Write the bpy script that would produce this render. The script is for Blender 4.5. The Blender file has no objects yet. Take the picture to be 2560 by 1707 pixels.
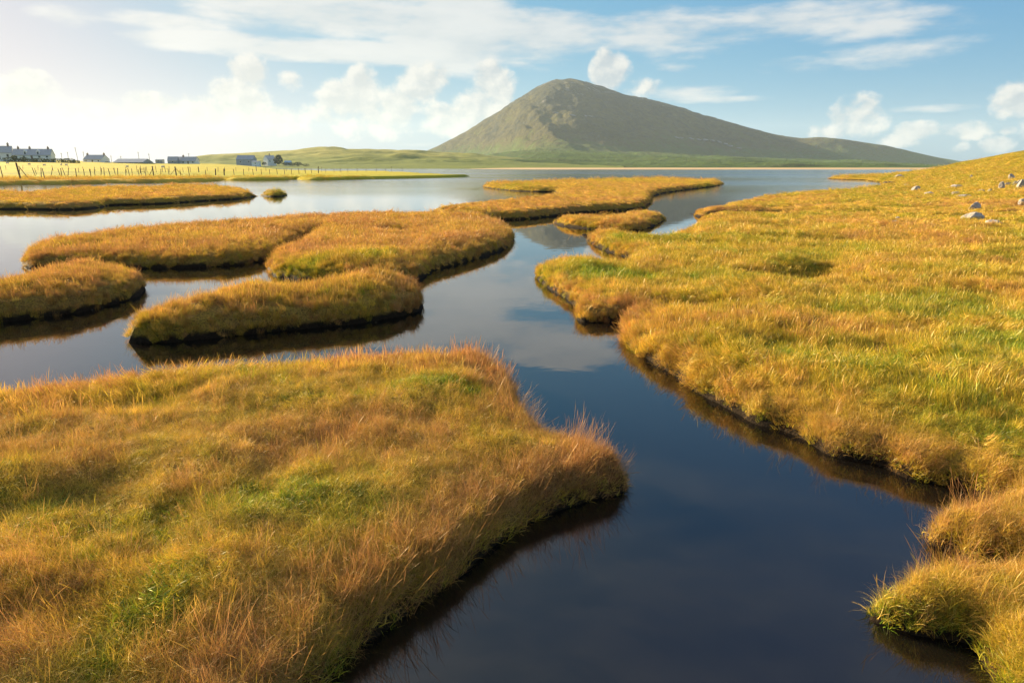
import bpy, bmesh, math, random
import numpy as np
from mathutils import Vector, Matrix
from mathutils.geometry import delaunay_2d_cdt

scene = bpy.context.scene
COL = scene.collection
R = math.radians
rng = np.random.default_rng(7)
random.seed(7)

# ------------------------------------------------------------------ camera, sky, sun, exposure
CAM_H = 2.2                       # metres above the water
PITCH = 14.36                     # degrees below the horizontal
FPX, CX, CY = 1707.0, 1280.0, 853.5   # 24 mm lens on a 2560 x 1707 picture
SUN_AZ, SUN_EL = 53.0, 16.5       # degrees left of the view direction, above the horizon
EXPOSURE = 1.85
SUN_STRENGTH = 5.0
SKY_STRENGTH = 0.05

cam_d = bpy.data.cameras.new('camera')
cam = bpy.data.objects.new('camera', cam_d)
COL.objects.link(cam)
cam_d.lens = 24.0
cam_d.sensor_width = 36.0
cam_d.clip_start = 0.05
cam_d.clip_end = 40000.0
cam.location = (0, 0, CAM_H)
cam.rotation_euler = (R(90 - PITCH), 0, 0)
scene.camera = cam

scene.view_settings.view_transform = 'Standard'
scene.view_settings.look = 'None'
scene.view_settings.exposure = EXPOSURE
scene.view_settings.gamma = 1.0
scene.view_settings.use_curve_mapping = False
scene.render.engine = 'CYCLES'
scene.cycles.use_denoising = True
scene.cycles.max_bounces = 6
scene.cycles.diffuse_bounces = 3
scene.cycles.glossy_bounces = 3
scene.cycles.transmission_bounces = 3
scene.cycles.volume_bounces = 1
scene.cycles.caustics_reflective = False
scene.cycles.caustics_refractive = False
scene.cycles.sample_clamp_indirect = 6.0

sun_d = bpy.data.lights.new('sun', 'SUN')
sun = bpy.data.objects.new('sun', sun_d)
COL.objects.link(sun)
sun_d.energy = SUN_STRENGTH
sun_d.angle = R(0.5)
sun_d.color = (1.0, 0.78, 0.47)
SUN_DIR = Vector((-math.sin(R(SUN_AZ)) * math.cos(R(SUN_EL)),
                  math.cos(R(SUN_AZ)) * math.cos(R(SUN_EL)),
                  math.sin(R(SUN_EL))))
sun.rotation_euler = (-SUN_DIR).to_track_quat('-Z', 'Y').to_euler()


def pix_dir(px, py):
    """direction in the world of a pixel of the 2560 x 1707 photograph"""
    a, b = (px - CX) / FPX, (CY - py) / FPX
    c, s = math.cos(R(PITCH)), math.sin(R(PITCH))
    return np.array([a, c + b * s, -s + b * c])


def pix_azel(px, py):
    d = pix_dir(px, py)
    return math.atan2(d[0], d[1]), math.atan2(d[2], math.hypot(d[0], d[1]))


def unproj(px, py, z):
    """where that line of sight meets the level z"""
    d = pix_dir(px, py)
    k = (z - CAM_H) / d[2]
    return d[0] * k, d[1] * k


# ---- node maths helper
class NV:
    def __init__(s, nt, sock):
        s.nt, s.s = nt, sock

    def _m(s, op, *o, clamp=False):
        n = s.nt.nodes.new('ShaderNodeMath')
        n.operation = op
        n.use_clamp = clamp
        for i, v in enumerate((s,) + o):
            if isinstance(v, NV):
                s.nt.links.new(v.s, n.inputs[i])
            else:
                n.inputs[i].default_value = v
        return NV(s.nt, n.outputs[0])

    def __add__(s, o): return s._m('ADD', o)
    __radd__ = __add__
    def __sub__(s, o): return s._m('SUBTRACT', o)
    def __mul__(s, o): return s._m('MULTIPLY', o)
    __rmul__ = __mul__
    def __truediv__(s, o): return s._m('DIVIDE', o)
    def exp(s): return s._m('EXPONENT')
    def max(s, o): return s._m('MAXIMUM', o)
    def min(s, o): return s._m('MINIMUM', o)
    def muladd(s, a, b): return s._m('MULTIPLY_ADD', a, b)

    def step(s, a, b):
        n = s.nt.nodes.new('ShaderNodeMapRange')
        n.interpolation_type = 'SMOOTHSTEP'
        s.nt.links.new(s.s, n.inputs['Value'])
        n.inputs['From Min'].default_value = a
        n.inputs['From Max'].default_value = b
        return NV(s.nt, n.outputs['Result'])


def combine(nt, x, y, z):
    n = nt.nodes.new('ShaderNodeCombineXYZ')
    for i, v in enumerate((x, y, z)):
        if isinstance(v, NV):
            nt.links.new(v.s, n.inputs[i])
        else:
            n.inputs[i].default_value = v
    return n.outputs[0]


def noise(nt, vec, scale, detail=4, rough=0.55, distortion=0.0):
    n = nt.nodes.new('ShaderNodeTexNoise')
    n.inputs['Scale'].default_value = scale
    n.inputs['Detail'].default_value = detail
    n.inputs['Roughness'].default_value = rough
    n.inputs['Distortion'].default_value = distortion
    if vec is not None:
        nt.links.new(vec, n.inputs['Vector'])
    return NV(nt, n.outputs['Fac'])


def mixcol(nt, fac, a, b):
    n = nt.nodes.new('ShaderNodeMix')
    n.data_type = 'RGBA'
    n.clamp_factor = True
    for sock, v in ((n.inputs[0], fac), (n.inputs[6], a), (n.inputs[7], b)):
        if isinstance(v, NV):
            nt.links.new(v.s, sock)
        elif isinstance(v, bpy.types.NodeSocket):
            nt.links.new(v, sock)
        elif isinstance(v, (tuple, list)):
            sock.default_value = (*v, 1.0)
        else:
            sock.default_value = v
    return n.outputs[2]


# ---- world: Nishita sky with procedural clouds fixed in direction space
world = bpy.data.worlds.new('World')
scene.world = world
world.use_nodes = True
wt = world.node_tree
wt.nodes.clear()
w_out = wt.nodes.new('ShaderNodeOutputWorld')
w_bg = wt.nodes.new('ShaderNodeBackground')
w_bg.inputs['Strength'].default_value = SKY_STRENGTH
wt.links.new(w_bg.outputs[0], w_out.inputs[0])
sky = wt.nodes.new('ShaderNodeTexSky')
sky.sky_type = 'NISHITA'
sky.sun_disc = False
sky.sun_elevation = R(SUN_EL)
sky.sun_rotation = R(-SUN_AZ)
sky.air_density = 1.0
sky.dust_density = 1.2
sky.ozone_density = 2.0
tc = wt.nodes.new('ShaderNodeTexCoord')
sep = wt.nodes.new('ShaderNodeSeparateXYZ')
wt.links.new(tc.outputs['Generated'], sep.inputs[0])
dx, dy, dz = (NV(wt, sep.outputs[i]) for i in range(3))
AZ = dx._m('ARCTAN2', dy)
EL = dz._m('ARCSINE')
PXR = 1.0 / 1707.0
# heaped clouds low over the sea: (pixel x, pixel y, radius x, radius y, weight)
CUM = [(626, 190, 40, 36, 1.0), (722, 203, 34, 20, .7), (599, 250, 66, 44, 1.0), (544, 283, 100, 38, 1.0),
       (480, 310, 90, 26, .9), (690, 300, 85, 34, .8), (903, 218, 40, 40, 1.0), (882, 262, 72, 46, 1.0),
       (925, 300, 120, 36, .9), (1050, 212, 52, 40, 1.0), (1107, 196, 22, 26, .8), (1007, 267, 58, 42, .9),
       (1235, 212, 44, 42, 1.0), (1200, 262, 64, 46, 1.0), (1132, 300, 90, 36, .9), (71, 198, 30, 18, .8),
       (62, 245, 54, 36, .9), (20, 276, 80, 46, .9), (180, 292, 64, 25, .8), (267, 290, 62, 28, .8),
       (372, 285, 58, 34, .8), (352, 250, 46, 14, .6), (1527, 182, 38, 44, 1.05), (1590, 222, 55, 20, .7),
       (2145, 299, 46, 42, 1.05), (2096, 330, 60, 16, .8), (2303, 327, 38, 18, .85), (2407, 327, 46, 16, .85),
       (2401, 370, 15, 10, .8), (2499, 360, 26, 14, .8), (2550, 250, 40, 32, .95), (2521, 327, 14, 9, .8),
       (2250, 352, 50, 12, .6), (-120, 262, 110, 44, .9), (2690, 300, 80, 40, .9)]
# high streaky layer
STR = [(816, 36, 270, 38, 1.0), (544, 103, 160, 20, .95), (816, 128, 260, 22, 1.0), (1061, 146, 190, 18, .95),
       (1143, 82, 150, 66, 1.1), (1334, 90, 190, 56, .9), (1661, 84, 220, 48, .8), (1933, 58, 220, 34, .75),
       (2230, 62, 170, 26, .65), (2290, 125, 120, 24, .6), (1960, 176, 95, 22, .62), (2232, 152, 120, 22, .55),
       (1715, 229, 110, 18, .62), (1813, 248, 100, 8, .6), (1694, 169, 50, 15, .6), (180, 42, 66, 22, .7),
       (414, 54, 130, 17, .8), (1430, -120, 150, 34, .9), (1260, -60, 240, 40, .9), (960, -40, 300, 50, .9),
       (1300, 157, 110, 6, .6), (2000, -80, 300, 40, .7), (780, 232, 110, 4, .5), (2330, 272, 60, 8, .5),
       (1080, 362, 90, 5, .45), (380, 326, 90, 5, .45)]


def vmath(op, *ins):
    n = wt.nodes.new('ShaderNodeVectorMath')
    n.operation = op
    for i, v in enumerate(ins):
        if isinstance(v, bpy.types.NodeSocket):
            wt.links.new(v, n.inputs[i])
        else:
            n.inputs[i].default_value = v
    return n.outputs['Value'] if op == 'DOT_PRODUCT' else n.outputs['Vector']


def blobs(vec, lst, tight=0.72):
    """soft union of rounded lumps at (azimuth, elevation)"""
    tot = None
    for px, py, rx, ry, w in lst:
        a, e = pix_azel(px, py)
        kx, ky = tight / (rx * PXR), tight / (ry * PXR)
        p = vmath('MULTIPLY_ADD', vec, (kx, ky, 0), (-a * kx, -e * ky, 0))
        g = NV(wt, vmath('DOT_PRODUCT', p, p)).muladd(-0.62 * w, w)
        tot = g if tot is None else tot._m('SMOOTH_MAX', g, 0.12)
    return tot.max(0.0)


def noise2(x, y, scale, detail, rough=0.56):
    n = wt.nodes.new('ShaderNodeTexNoise')
    n.noise_dimensions = '2D'
    n.inputs['Scale'].default_value = scale
    n.inputs['Detail'].default_value = detail
    n.inputs['Roughness'].default_value = rough
    wt.links.new(combine(wt, x, y, 0.0), n.inputs['Vector'])
    return NV(wt, n.outputs['Fac'])


cb = blobs(combine(wt, AZ, EL, 0.0), CUM, 0.83)
# the same kind of heaped cloud goes on all round the horizon outside the picture
around = AZ._m('ABSOLUTE').step(0.72, 0.85) * EL.step(0.01, 0.05) * (EL * -1.0).step(-0.19, -0.06)
cb = cb.max(around * (noise2(AZ, EL * 1.25, 5.0, 1) - 0.22) * 1.7)
cn0 = noise2(AZ, EL * 1.2, 21.0, 8, 0.60)
cn1 = noise2(AZ + -0.008, EL * 1.2 + 0.010, 21.0, 4, 0.60)     # one look towards the sun, for the clouds' own shading
c0 = cb + (cn0 - 0.5) * 2.1
cum = c0.step(0.22, 0.82) * EL.step(0.0, 0.03) * cb.step(0.02, 0.22)
cum_lit = ((cn0 - cn1) * 3.4 + cb * -0.55 + 0.88)._m('MULTIPLY', 1.0, clamp=True)
planex = dx / dz.max(0.05)
planey = dy / dz.max(0.05)
s1 = noise2(AZ, EL * 4.2, 5.5, 6, 0.60)
s2 = noise2(planex * 0.16, planey * 0.30, 2.2, 5, 0.58)
sb = blobs(combine(wt, AZ, EL, 0.0), STR)
std = (sb + (s1 - 0.5) * 1.35).max((s2 + 0.15) * EL.step(0.26, 0.45))
stra = std.step(0.38, 0.86) * EL.step(0.0, 0.05)
sunv = wt.nodes.new('ShaderNodeVectorMath')
sunv.operation = 'DOT_PRODUCT'
wt.links.new(tc.outputs['Generated'], sunv.inputs[0])
sunv.inputs[1].default_value = SUN_DIR
near_sun = NV(wt, sunv.outputs['Value']).step(0.5, 1.0)
CLOUD_GAIN = 0.86 / (SKY_STRENGTH * 2 ** EXPOSURE)
cl_bright = mixcol(wt, near_sun, (0.98, 0.95, 0.90), (0.98, 0.94, 0.90))
cl_shade = mixcol(wt, near_sun, (0.56, 0.63, 0.70), (0.80, 0.79, 0.78))
cumcol = mixcol(wt, cum_lit, cl_shade, cl_bright)
strcol = mixcol(wt, s1.step(0.3, 0.7), mixcol(wt, near_sun, (0.62, 0.70, 0.77), (0.90, 0.89, 0.87)), mixcol(wt, near_sun, (0.88, 0.89, 0.89), (1.04, 1.01, 0.98)))
gain = wt.nodes.new('ShaderNodeVectorMath'); gain.operation = 'SCALE'; gain.inputs['Scale'].default_value = CLOUD_GAIN
gain2 = wt.nodes.new('ShaderNodeVectorMath'); gain2.operation = 'SCALE'; gain2.inputs['Scale'].default_value = CLOUD_GAIN
wt.links.new(cumcol, gain.inputs[0])
wt.links.new(strcol, gain2.inputs[0])
sk = wt.nodes.new('ShaderNodeSeparateColor')
wt.links.new(sky.outputs[0], sk.inputs[0])
# tone curve of the whole sky, the same in every direction
kr, kg, kb = (NV(wt, sk.outputs[i]) * 0.03 for i in range(3))
kr2 = kr * kr
TONE = 1.0 / (SKY_STRENGTH * 2 ** EXPOSURE)
sk_t = combine(wt, (kr2 / (kr2 + 0.0625) * 0.80 + 0.03) * TONE, kg / (kg + 0.12) * (0.80 * TONE), kb / (kb + 0.03) * (0.77 * TONE))
m1 = mixcol(wt, stra * 0.88, sk_t, gain2.outputs[0])
m2 = mixcol(wt, cum * 0.93, m1, gain.outputs[0])
wt.links.new(m2, w_bg.inputs['Color'])
world.cycles.sampling_method = 'NONE'      # a smooth sky needs no light samples of its own


# ------------------------------------------------------------------ small helpers
def prop(o, label=None, cat=None, group=None, kind=None):
    for k, v in (('label', label), ('category', cat), ('group', group), ('kind', kind)):
        if v:
            o[k] = v
    return o


def link(name, me, parent=None, mat=None):
    o = bpy.data.objects.new(name, me)
    COL.objects.link(o)
    if parent is not None:
        o.parent = parent
    if mat is not None and me is not None:
        me.materials.clear()
        me.materials.append(mat)
    return o


def mesh_np(name, v, f, smooth=True):
    me = bpy.data.meshes.new(name)
    v = np.asarray(v, np.float32)
    f = np.asarray(f, np.int32)
    k = f.shape[1]
    me.vertices.add(len(v))
    me.vertices.foreach_set('co', v.ravel())
    me.loops.add(f.size)
    me.loops.foreach_set('vertex_index', f.ravel())
    me.polygons.add(len(f))
    me.polygons.foreach_set('loop_start', np.arange(0, f.size, k, dtype=np.int32))
    me.polygons.foreach_set('loop_total', np.full(len(f), k, np.int32))
    me.update(calc_edges=True)
    if smooth:
        me.polygons.foreach_set('use_smooth', np.ones(len(f), bool))
    return me


def fattr(me, name, vals, typ='FLOAT'):
    a = me.attributes.new(name, typ, 'POINT')
    if typ == 'FLOAT_VECTOR':
        a.data.foreach_set('vector', np.asarray(vals, np.float32).ravel())
    else:
        a.data.foreach_set('value', np.asarray(vals, np.int32 if typ == 'INT' else np.float32))


def _hash(ix, iy, seed):
    h = (ix.astype(np.int64) * 374761393 + iy.astype(np.int64) * 668265263 + seed * 2147483647) & 0xFFFFFFFF
    h = ((h ^ (h >> 13)) * 1274126177) & 0xFFFFFFFF
    return ((h ^ (h >> 16)) & 0xFFFF) / 65535.0


def vnoise(x, y, seed=0):
    x = np.asarray(x, float); y = np.asarray(y, float)
    ix, iy = np.floor(x), np.floor(y)
    fx, fy = x - ix, y - iy
    fx = fx * fx * fx * (fx * (fx * 6 - 15) + 10)
    fy = fy * fy * fy * (fy * (fy * 6 - 15) + 10)
    a = _hash(ix, iy, seed); b = _hash(ix + 1, iy, seed)
    c = _hash(ix, iy + 1, seed); d = _hash(ix + 1, iy + 1, seed)
    return a + (b - a) * fx + (c - a) * fy + (a - b - c + d) * fx * fy


def fbm(x, y, octaves=4, seed=0, gain=0.5):
    t, amp, tot = 0.0, 1.0, 0.0
    for o in range(octaves):
        t = t + amp * vnoise(np.asarray(x) * 2.03 ** o + o * 17.3, np.asarray(y) * 2.03 ** o - o * 9.1, seed + o)
        tot += amp
        amp *= gain
    return t / tot


def sstep(a, b, x):
    t = np.clip((np.asarray(x, float) - a) / (b - a), 0, 1)
    return t * t * (3 - 2 * t)


# ------------------------------------------------------------------ materials
MATS = {}


def new_mat(name):
    m = bpy.data.materials.new(name)
    m.use_nodes = True
    nt = m.node_tree
    nt.nodes.clear()
    out = nt.nodes.new('ShaderNodeOutputMaterial')
    MATS[name] = m
    return m, nt, out


def principled(nt, out, rough=0.8, spec=0.3):
    p = nt.nodes.new('ShaderNodeBsdfPrincipled')
    p.inputs['Roughness'].default_value = rough
    p.inputs['Specular IOR Level'].default_value = spec
    nt.links.new(p.outputs[0], out.inputs['Surface'])
    return p


def bump(nt, p, h, strength, dist):
    b = nt.nodes.new('ShaderNodeBump')
    b.inputs['Strength'].default_value = strength
    b.inputs['Distance'].default_value = dist
    nt.links.new(h.s, b.inputs['Height'])
    nt.links.new(b.outputs[0], p.inputs['Normal'])


def simple_mat(name, c1, c2, scale, rough=0.8, spec=0.3, bscale=None, bdist=0.01, detail=5):
    m, nt, out = new_mat(name)
    p = principled(nt, out, rough, spec)
    t = nt.nodes.new('ShaderNodeTexCoord')
    n = noise(nt, t.outputs['Object'], scale, detail, 0.6)
    nt.links.new(mixcol(nt, n.step(0.3, 0.7), c1, c2), p.inputs['Base Color'])
    if bscale:
        bump(nt, p, noise(nt, t.outputs['Object'], bscale, 5, 0.6), 0.7, bdist)
    return m


# grass blades: one material, the tint of every clump is carried by its instance
RAMP = [(0.0, (0.150, 0.240, 0.014)), (0.25, (0.330, 0.310, 0.018)), (0.50, (0.560, 0.385, 0.035)),
        (0.76, (0.570, 0.340, 0.070)), (1.0, (0.440, 0.210, 0.075))]


def ramp_node(nt, fac, stops):
    r = nt.nodes.new('ShaderNodeValToRGB')
    e = r.color_ramp.elements
    while len(e) < len(stops):
        e.new(0.5)
    for el, (p, c) in zip(e, stops):
        el.position = p
        el.color = (*c, 1)
    nt.links.new(fac.s, r.inputs[0])
    return r.outputs[0]


def grass_mat(name):
    m, nt, out = new_mat(name)
    at = nt.nodes.new('ShaderNodeAttribute'); at.attribute_type = 'INSTANCER'; at.attribute_name = 'tint'
    av = nt.nodes.new('ShaderNodeAttribute'); av.attribute_type = 'INSTANCER'; av.attribute_name = 'val'
    ah = nt.nodes.new('ShaderNodeAttribute'); ah.attribute_type = 'GEOMETRY'; ah.attribute_name = 'h'
    ab = nt.nodes.new('ShaderNodeAttribute'); ab.attribute_type = 'GEOMETRY'; ab.attribute_name = 'blade'
    tint = NV(nt, at.outputs['Fac']) + (NV(nt, ab.outputs['Fac']) - 0.5) * 0.42 + (NV(nt, ah.outputs['Fac']) - 0.6) * 0.16
    col = ramp_node(nt, tint, RAMP)
    hs = nt.nodes.new('ShaderNodeHueSaturation')
    hs.inputs['Saturation'].default_value = 1.0
    nt.links.new(col, hs.inputs['Color'])
    v = NV(nt, av.outputs['Fac']) * (NV(nt, ab.outputs['Fac']) * 0.5 + 0.75)
    nt.links.new(v.s, hs.inputs['Value'])
    d = nt.nodes.new('ShaderNodeBsdfDiffuse')
    tr = nt.nodes.new('ShaderNodeBsdfTranslucent')
    g = nt.nodes.new('ShaderNodeBsdfGlossy'); g.inputs['Roughness'].default_value = 0.45
    g.inputs['Color'].default_value = (0.9, 0.85, 0.7, 1)
    nt.links.new(hs.outputs[0], d.inputs['Color'])
    nt.links.new(hs.outputs[0], tr.inputs['Color'])
    mx = nt.nodes.new('ShaderNodeMixShader'); mx.inputs[0].default_value = 0.30
    nt.links.new(d.outputs[0], mx.inputs[1]); nt.links.new(tr.outputs[0], mx.inputs[2])
    mg = nt.nodes.new('ShaderNodeMixShader'); mg.inputs[0].default_value = 0.04
    nt.links.new(mx.outputs[0], mg.inputs[1]); nt.links.new(g.outputs[0], mg.inputs[2])
    nt.links.new(mg.outputs[0], out.inputs['Surface'])
    return m


grass_mat('grass_blades')


def turf_mat(name):
    """the mat of roots and low stems under the blades, bare mud down the bank"""
    m, nt, out = new_mat(name)
    p = principled(nt, out, 0.95, 0.05)
    t = nt.nodes.new('ShaderNodeTexCoord')
    at = nt.nodes.new('ShaderNodeAttribute'); at.attribute_name = 'tint'
    ae = nt.nodes.new('ShaderNodeAttribute'); ae.attribute_name = 'edge'
    n = noise(nt, t.outputs['Object'], 9.0, 6, 0.65)
    n3 = noise(nt, t.outputs['Object'], 45.0, 4, 0.65)
    tint = NV(nt, at.outputs['Fac']) + (n - 0.5) * 0.7
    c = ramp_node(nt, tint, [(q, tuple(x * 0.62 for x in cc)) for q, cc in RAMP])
    c = mixcol(nt, n3.step(0.35, 0.75), c, (0.045, 0.030, 0.014))
    geo = nt.nodes.new('ShaderNodeNewGeometry')
    sp = nt.nodes.new('ShaderNodeSeparateXYZ')
    nt.links.new(geo.outputs['Position'], sp.inputs[0])
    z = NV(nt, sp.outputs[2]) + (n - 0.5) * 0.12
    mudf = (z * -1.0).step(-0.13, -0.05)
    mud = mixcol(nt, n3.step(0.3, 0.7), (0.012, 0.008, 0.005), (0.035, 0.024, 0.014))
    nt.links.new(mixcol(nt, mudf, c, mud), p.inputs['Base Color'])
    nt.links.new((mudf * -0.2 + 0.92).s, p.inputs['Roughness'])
    bump(nt, p, n3 * 0.5 + n, 0.9, 0.05)
    return m


turf_mat('turf')


def far_grass_mat(name, stops, scale=0.02, bs=0.25, bd=0.35):
    m, nt, out = new_mat(name)
    p = principled(nt, out, 0.95, 0.1)
    at = nt.nodes.new('ShaderNodeAttribute'); at.attribute_name = 'tint'
    geo = nt.nodes.new('ShaderNodeNewGeometry')
    n = noise(nt, geo.outputs['Position'], scale, 7, 0.65)
    n2 = noise(nt, geo.outputs['Position'], scale * 14, 5, 0.7)
    tint = NV(nt, at.outputs['Fac']) + (n - 0.5) * 0.55 + (n2 - 0.5) * 0.35
    nt.links.new(ramp_node(nt, tint, stops), p.inputs['Base Color'])
    bump(nt, p, n2, 0.9, bd)
    return m


far_grass_mat('meadow_turf', [(0, (0.10, 0.14, 0.02)), (0.35, (0.37, 0.33, 0.02)), (0.6, (0.50, 0.37, 0.04)), (1, (0.34, 0.19, 0.06))], 0.05, 1.2, 0.25)
far_grass_mat('hill_turf', [(0, (0.05, 0.09, 0.018)), (0.4, (0.15, 0.18, 0.03)), (0.7, (0.28, 0.25, 0.05)), (1, (0.22, 0.15, 0.06))], 0.006, 0.1, 2.0)


def mountain_mat():
    m, nt, out = new_mat('mountain_moor')
    p = principled(nt, out, 0.95, 0.1)
    at = nt.nodes.new('ShaderNodeAttribute'); at.attribute_name = 'tint'     # 0 green grass at the foot .. 1 heather and rock
    geo = nt.nodes.new('ShaderNodeNewGeometry')
    n = noise(nt, geo.outputs['Position'], 0.006, 8, 0.66)
    n2 = noise(nt, geo.outputs['Position'], 0.035, 7, 0.7)
    n3 = noise(nt, geo.outputs['Position'], 0.012, 6, 0.75, 0.6)
    tint = NV(nt, at.outputs['Fac']) + (n - 0.5) * 1.3 + (n2 - 0.5) * 1.2
    c = ramp_node(nt, tint, [(0.05, (0.085, 0.150, 0.025)), (0.35, (0.095, 0.125, 0.03)), (0.62, (0.105, 0.095, 0.035)), (0.95, (0.045, 0.052, 0.038))])
    rock = (n3 * NV(nt, at.outputs['Fac'])).step(0.50, 0.60)
    nt.links.new(mixcol(nt, rock * 0.85, c, (0.26, 0.25, 0.23)), p.inputs['Base Color'])
    bump(nt, p, n2 * 0.8 + n3, 1.0, 42.0)
    return m


mountain_mat()
simple_mat('beach_sand', (0.50, 0.37, 0.20), (0.42, 0.30, 0.17), 0.02, 0.9, 0.2)


def rock_mat():
    m, nt, out = new_mat('rock')
    p = principled(nt, out, 0.85, 0.3)
    t = nt.nodes.new('ShaderNodeTexCoord')
    oi = nt.nodes.new('ShaderNodeObjectInfo')
    n = noise(nt, t.outputs['Object'], 5.0, 8, 0.7)
    n2 = noise(nt, t.outputs['Object'], 16.0, 6, 0.7, 0.5)
    c = mixcol(nt, n.step(0.3, 0.7), (0.26, 0.24, 0.22), (0.48, 0.44, 0.39))
    c = mixcol(nt, n2.step(0.55, 0.68), c, (0.10, 0.095, 0.085))
    c = mixcol(nt, (n2 * -1.0).step(-0.38, -0.30), c, (0.55, 0.50, 0.40))
    nt.links.new(c, p.inputs['Base Color'])
    bump(nt, p, n2 + n * 0.5, 0.8, 0.06)
    return m


rock_mat()
simple_mat('mountain_rock', (0.10, 0.10, 0.09), (0.24, 0.23, 0.21), 0.12, 0.9, 0.1)
simple_mat('dark_rock', (0.05, 0.04, 0.03), (0.10, 0.08, 0.06), 8.0, 0.7, 0.4, 14.0, 0.04)
simple_mat('white_render', (0.82, 0.82, 0.80), (0.76, 0.76, 0.74), 0.6, 0.85, 0.2)
simple_mat('slate_roof', (0.34, 0.35, 0.36), (0.42, 0.42, 0.425), 1.4, 0.7, 0.4, 6.0, 0.03)
simple_mat('chimney_stone', (0.28, 0.20, 0.16), (0.36, 0.27, 0.22), 2.0)
simple_mat('tin_cladding', (0.26, 0.29, 0.33), (0.33, 0.36, 0.40), 0.5, 0.55, 0.5)
simple_mat('tin_roof', (0.22, 0.26, 0.32), (0.28, 0.32, 0.38), 0.4, 0.5, 0.5)
simple_mat('blue_sheet', (0.30, 0.48, 0.62), (0.26, 0.42, 0.55), 0.8, 0.5, 0.5)
simple_mat('wood_post', (0.085, 0.065, 0.05), (0.17, 0.135, 0.105), 14.0, 0.9, 0.2, 30.0, 0.008)
simple_mat('wire', (0.25, 0.25, 0.25), (0.16, 0.13, 0.11), 3.0, 0.5, 0.5)
simple_mat('window_glass', (0.03, 0.035, 0.045), (0.05, 0.06, 0.07), 1.0, 0.1, 0.6)
simple_mat('door_paint', (0.10, 0.07, 0.06), (0.13, 0.09, 0.07), 3.0, 0.6, 0.4)
simple_mat('wool', (0.72, 0.68, 0.60), (0.58, 0.54, 0.47), 9.0, 0.95, 0.1, 20.0, 0.03)
simple_mat('shrub_leaf', (0.045, 0.070, 0.018), (0.11, 0.12, 0.035), 1.6, 0.8, 0.2)
simple_mat('bark', (0.09, 0.07, 0.05), (0.14, 0.11, 0.08), 6.0)
simple_mat('car_paint', (0.75, 0.77, 0.79), (0.72, 0.74, 0.76), 1.0, 0.3, 0.5)
simple_mat('car_paint_blue', (0.22, 0.30, 0.38), (0.20, 0.28, 0.36), 1.0, 0.3, 0.5)
simple_mat('tyre', (0.02, 0.02, 0.02), (0.03, 0.03, 0.03), 4.0)
simple_mat('flower', (0.75, 0.68, 0.60), (0.65, 0.50, 0.45), 3.0)


def water_mat():
    m, nt, out = new_mat('water')
    p = principled(nt, out, 0.02, 0.5)
    p.inputs['IOR'].default_value = 1.62
    p.inputs['Base Color'].default_value = (0.006, 0.005, 0.004, 1)
    geo = nt.nodes.new('ShaderNodeNewGeometry')
    sp = nt.nodes.new('ShaderNodeSeparateXYZ')
    nt.links.new(geo.outputs['Position'], sp.inputs[0])
    x, y = NV(nt, sp.outputs[0]), NV(nt, sp.outputs[1])
    n1 = noise(nt, geo.outputs['Position'], 1.6, 3, 0.5, 0.3)
    v2 = combine(nt, x * 0.35, y * 1.0, 0.0)
    n2 = noise(nt, v2, 2.2, 4, 0.6)
    open_w = y.step(30.0, 110.0)                       # wind only ruffles the open water, the creeks lie still
    gust = noise(nt, combine(nt, x * 0.012, y * 0.03, 0.0), 1.0, 3, 0.5).step(0.35, 0.65)
    h = n1 * 0.0016 + n2 * (open_w * (gust * 0.030 + 0.010) + y.step(110.0, 260.0) * 0.06)
    bump(nt, p, h, 1.0, 1.0)
    nt.links.new((open_w * (gust * 0.10 + 0.05) + 0.012).s, p.inputs['Roughness'])
    return m


water_mat()

# ------------------------------------------------------------------ water and far land
me = mesh_np('water', [(-6000, -400, 0), (6000, -400, 0), (6000, 9000, 0), (-6000, 9000, 0)], [(0, 1, 2, 3)], False)
prop(link('water', me, None, MATS['water']), 'still dark tidal creek and blue bay water between the grassy banks', 'water', kind='structure')


def fan(name, us, rs, zf, tf, mat, label, cat):
    """terrain sheet over directions u = x / y and distances y"""
    U, Rr = np.meshgrid(us, rs)
    X, Y = U * Rr, Rr
    Z = zf(U, X, Y)
    n, k = len(rs), len(us)
    v = np.stack([X, Y, Z], -1).reshape(-1, 3)
    i = np.arange((n - 1) * k).reshape(n - 1, k)[:, :-1].ravel()
    f = np.stack([i, i + 1, i + k + 1, i + k], 1)
    m = mesh_np(name, v, f)
    fattr(m, 'tint', tf(U, X, Y, Z).ravel())
    o = link(name, m, None, MATS[mat])
    prop(o, label, cat, kind='structure')
    return o


def ux(px):
    """x / y of a pixel column at the horizon"""
    d = pix_dir(px, 416)
    return d[0] / d[1]


HZ = 416.5
FY = 1707.0 / math.cos(R(PITCH)) ** 1   # pixels per unit of slope near the horizon, refined below


def elev(px, py):
    d = pix_dir(px, py)
    return d[2] / d[1]


RIDGE = [(930, 416), (1000, 396), (1062, 379), (1105, 360), (1166, 329), (1247, 276), (1308, 236), (1345, 213), (1382, 200), (1425, 196), (1456, 202),
         (1512, 218), (1580, 238), (1641, 252), (1709, 269), (1771, 289), (1863, 316), (1925, 333), (1999, 343), (2048, 341),
         (2110, 347), (2202, 360), (2295, 381), (2356, 395), (2412, 404), (2470, 414), (2540, 420)]
RU = np.array([pix_dir(a, b)[0] / pix_dir(a, b)[1] for a, b in RIDGE])
RE = np.array([elev(a, b) for a, b in RIDGE])
LOW = [(330, 418), (420, 410), (492, 393), (536, 388), (638, 382), (740, 377), (822, 373), (910, 375), (1036, 378), (1150, 385), (1290, 398), (1500, 412), (1700, 418)]
LU = np.array([pix_dir(a, b)[0] / pix_dir(a, b)[1] for a, b in LOW])
LE = np.array([elev(a, b) for a, b in LOW])


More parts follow.
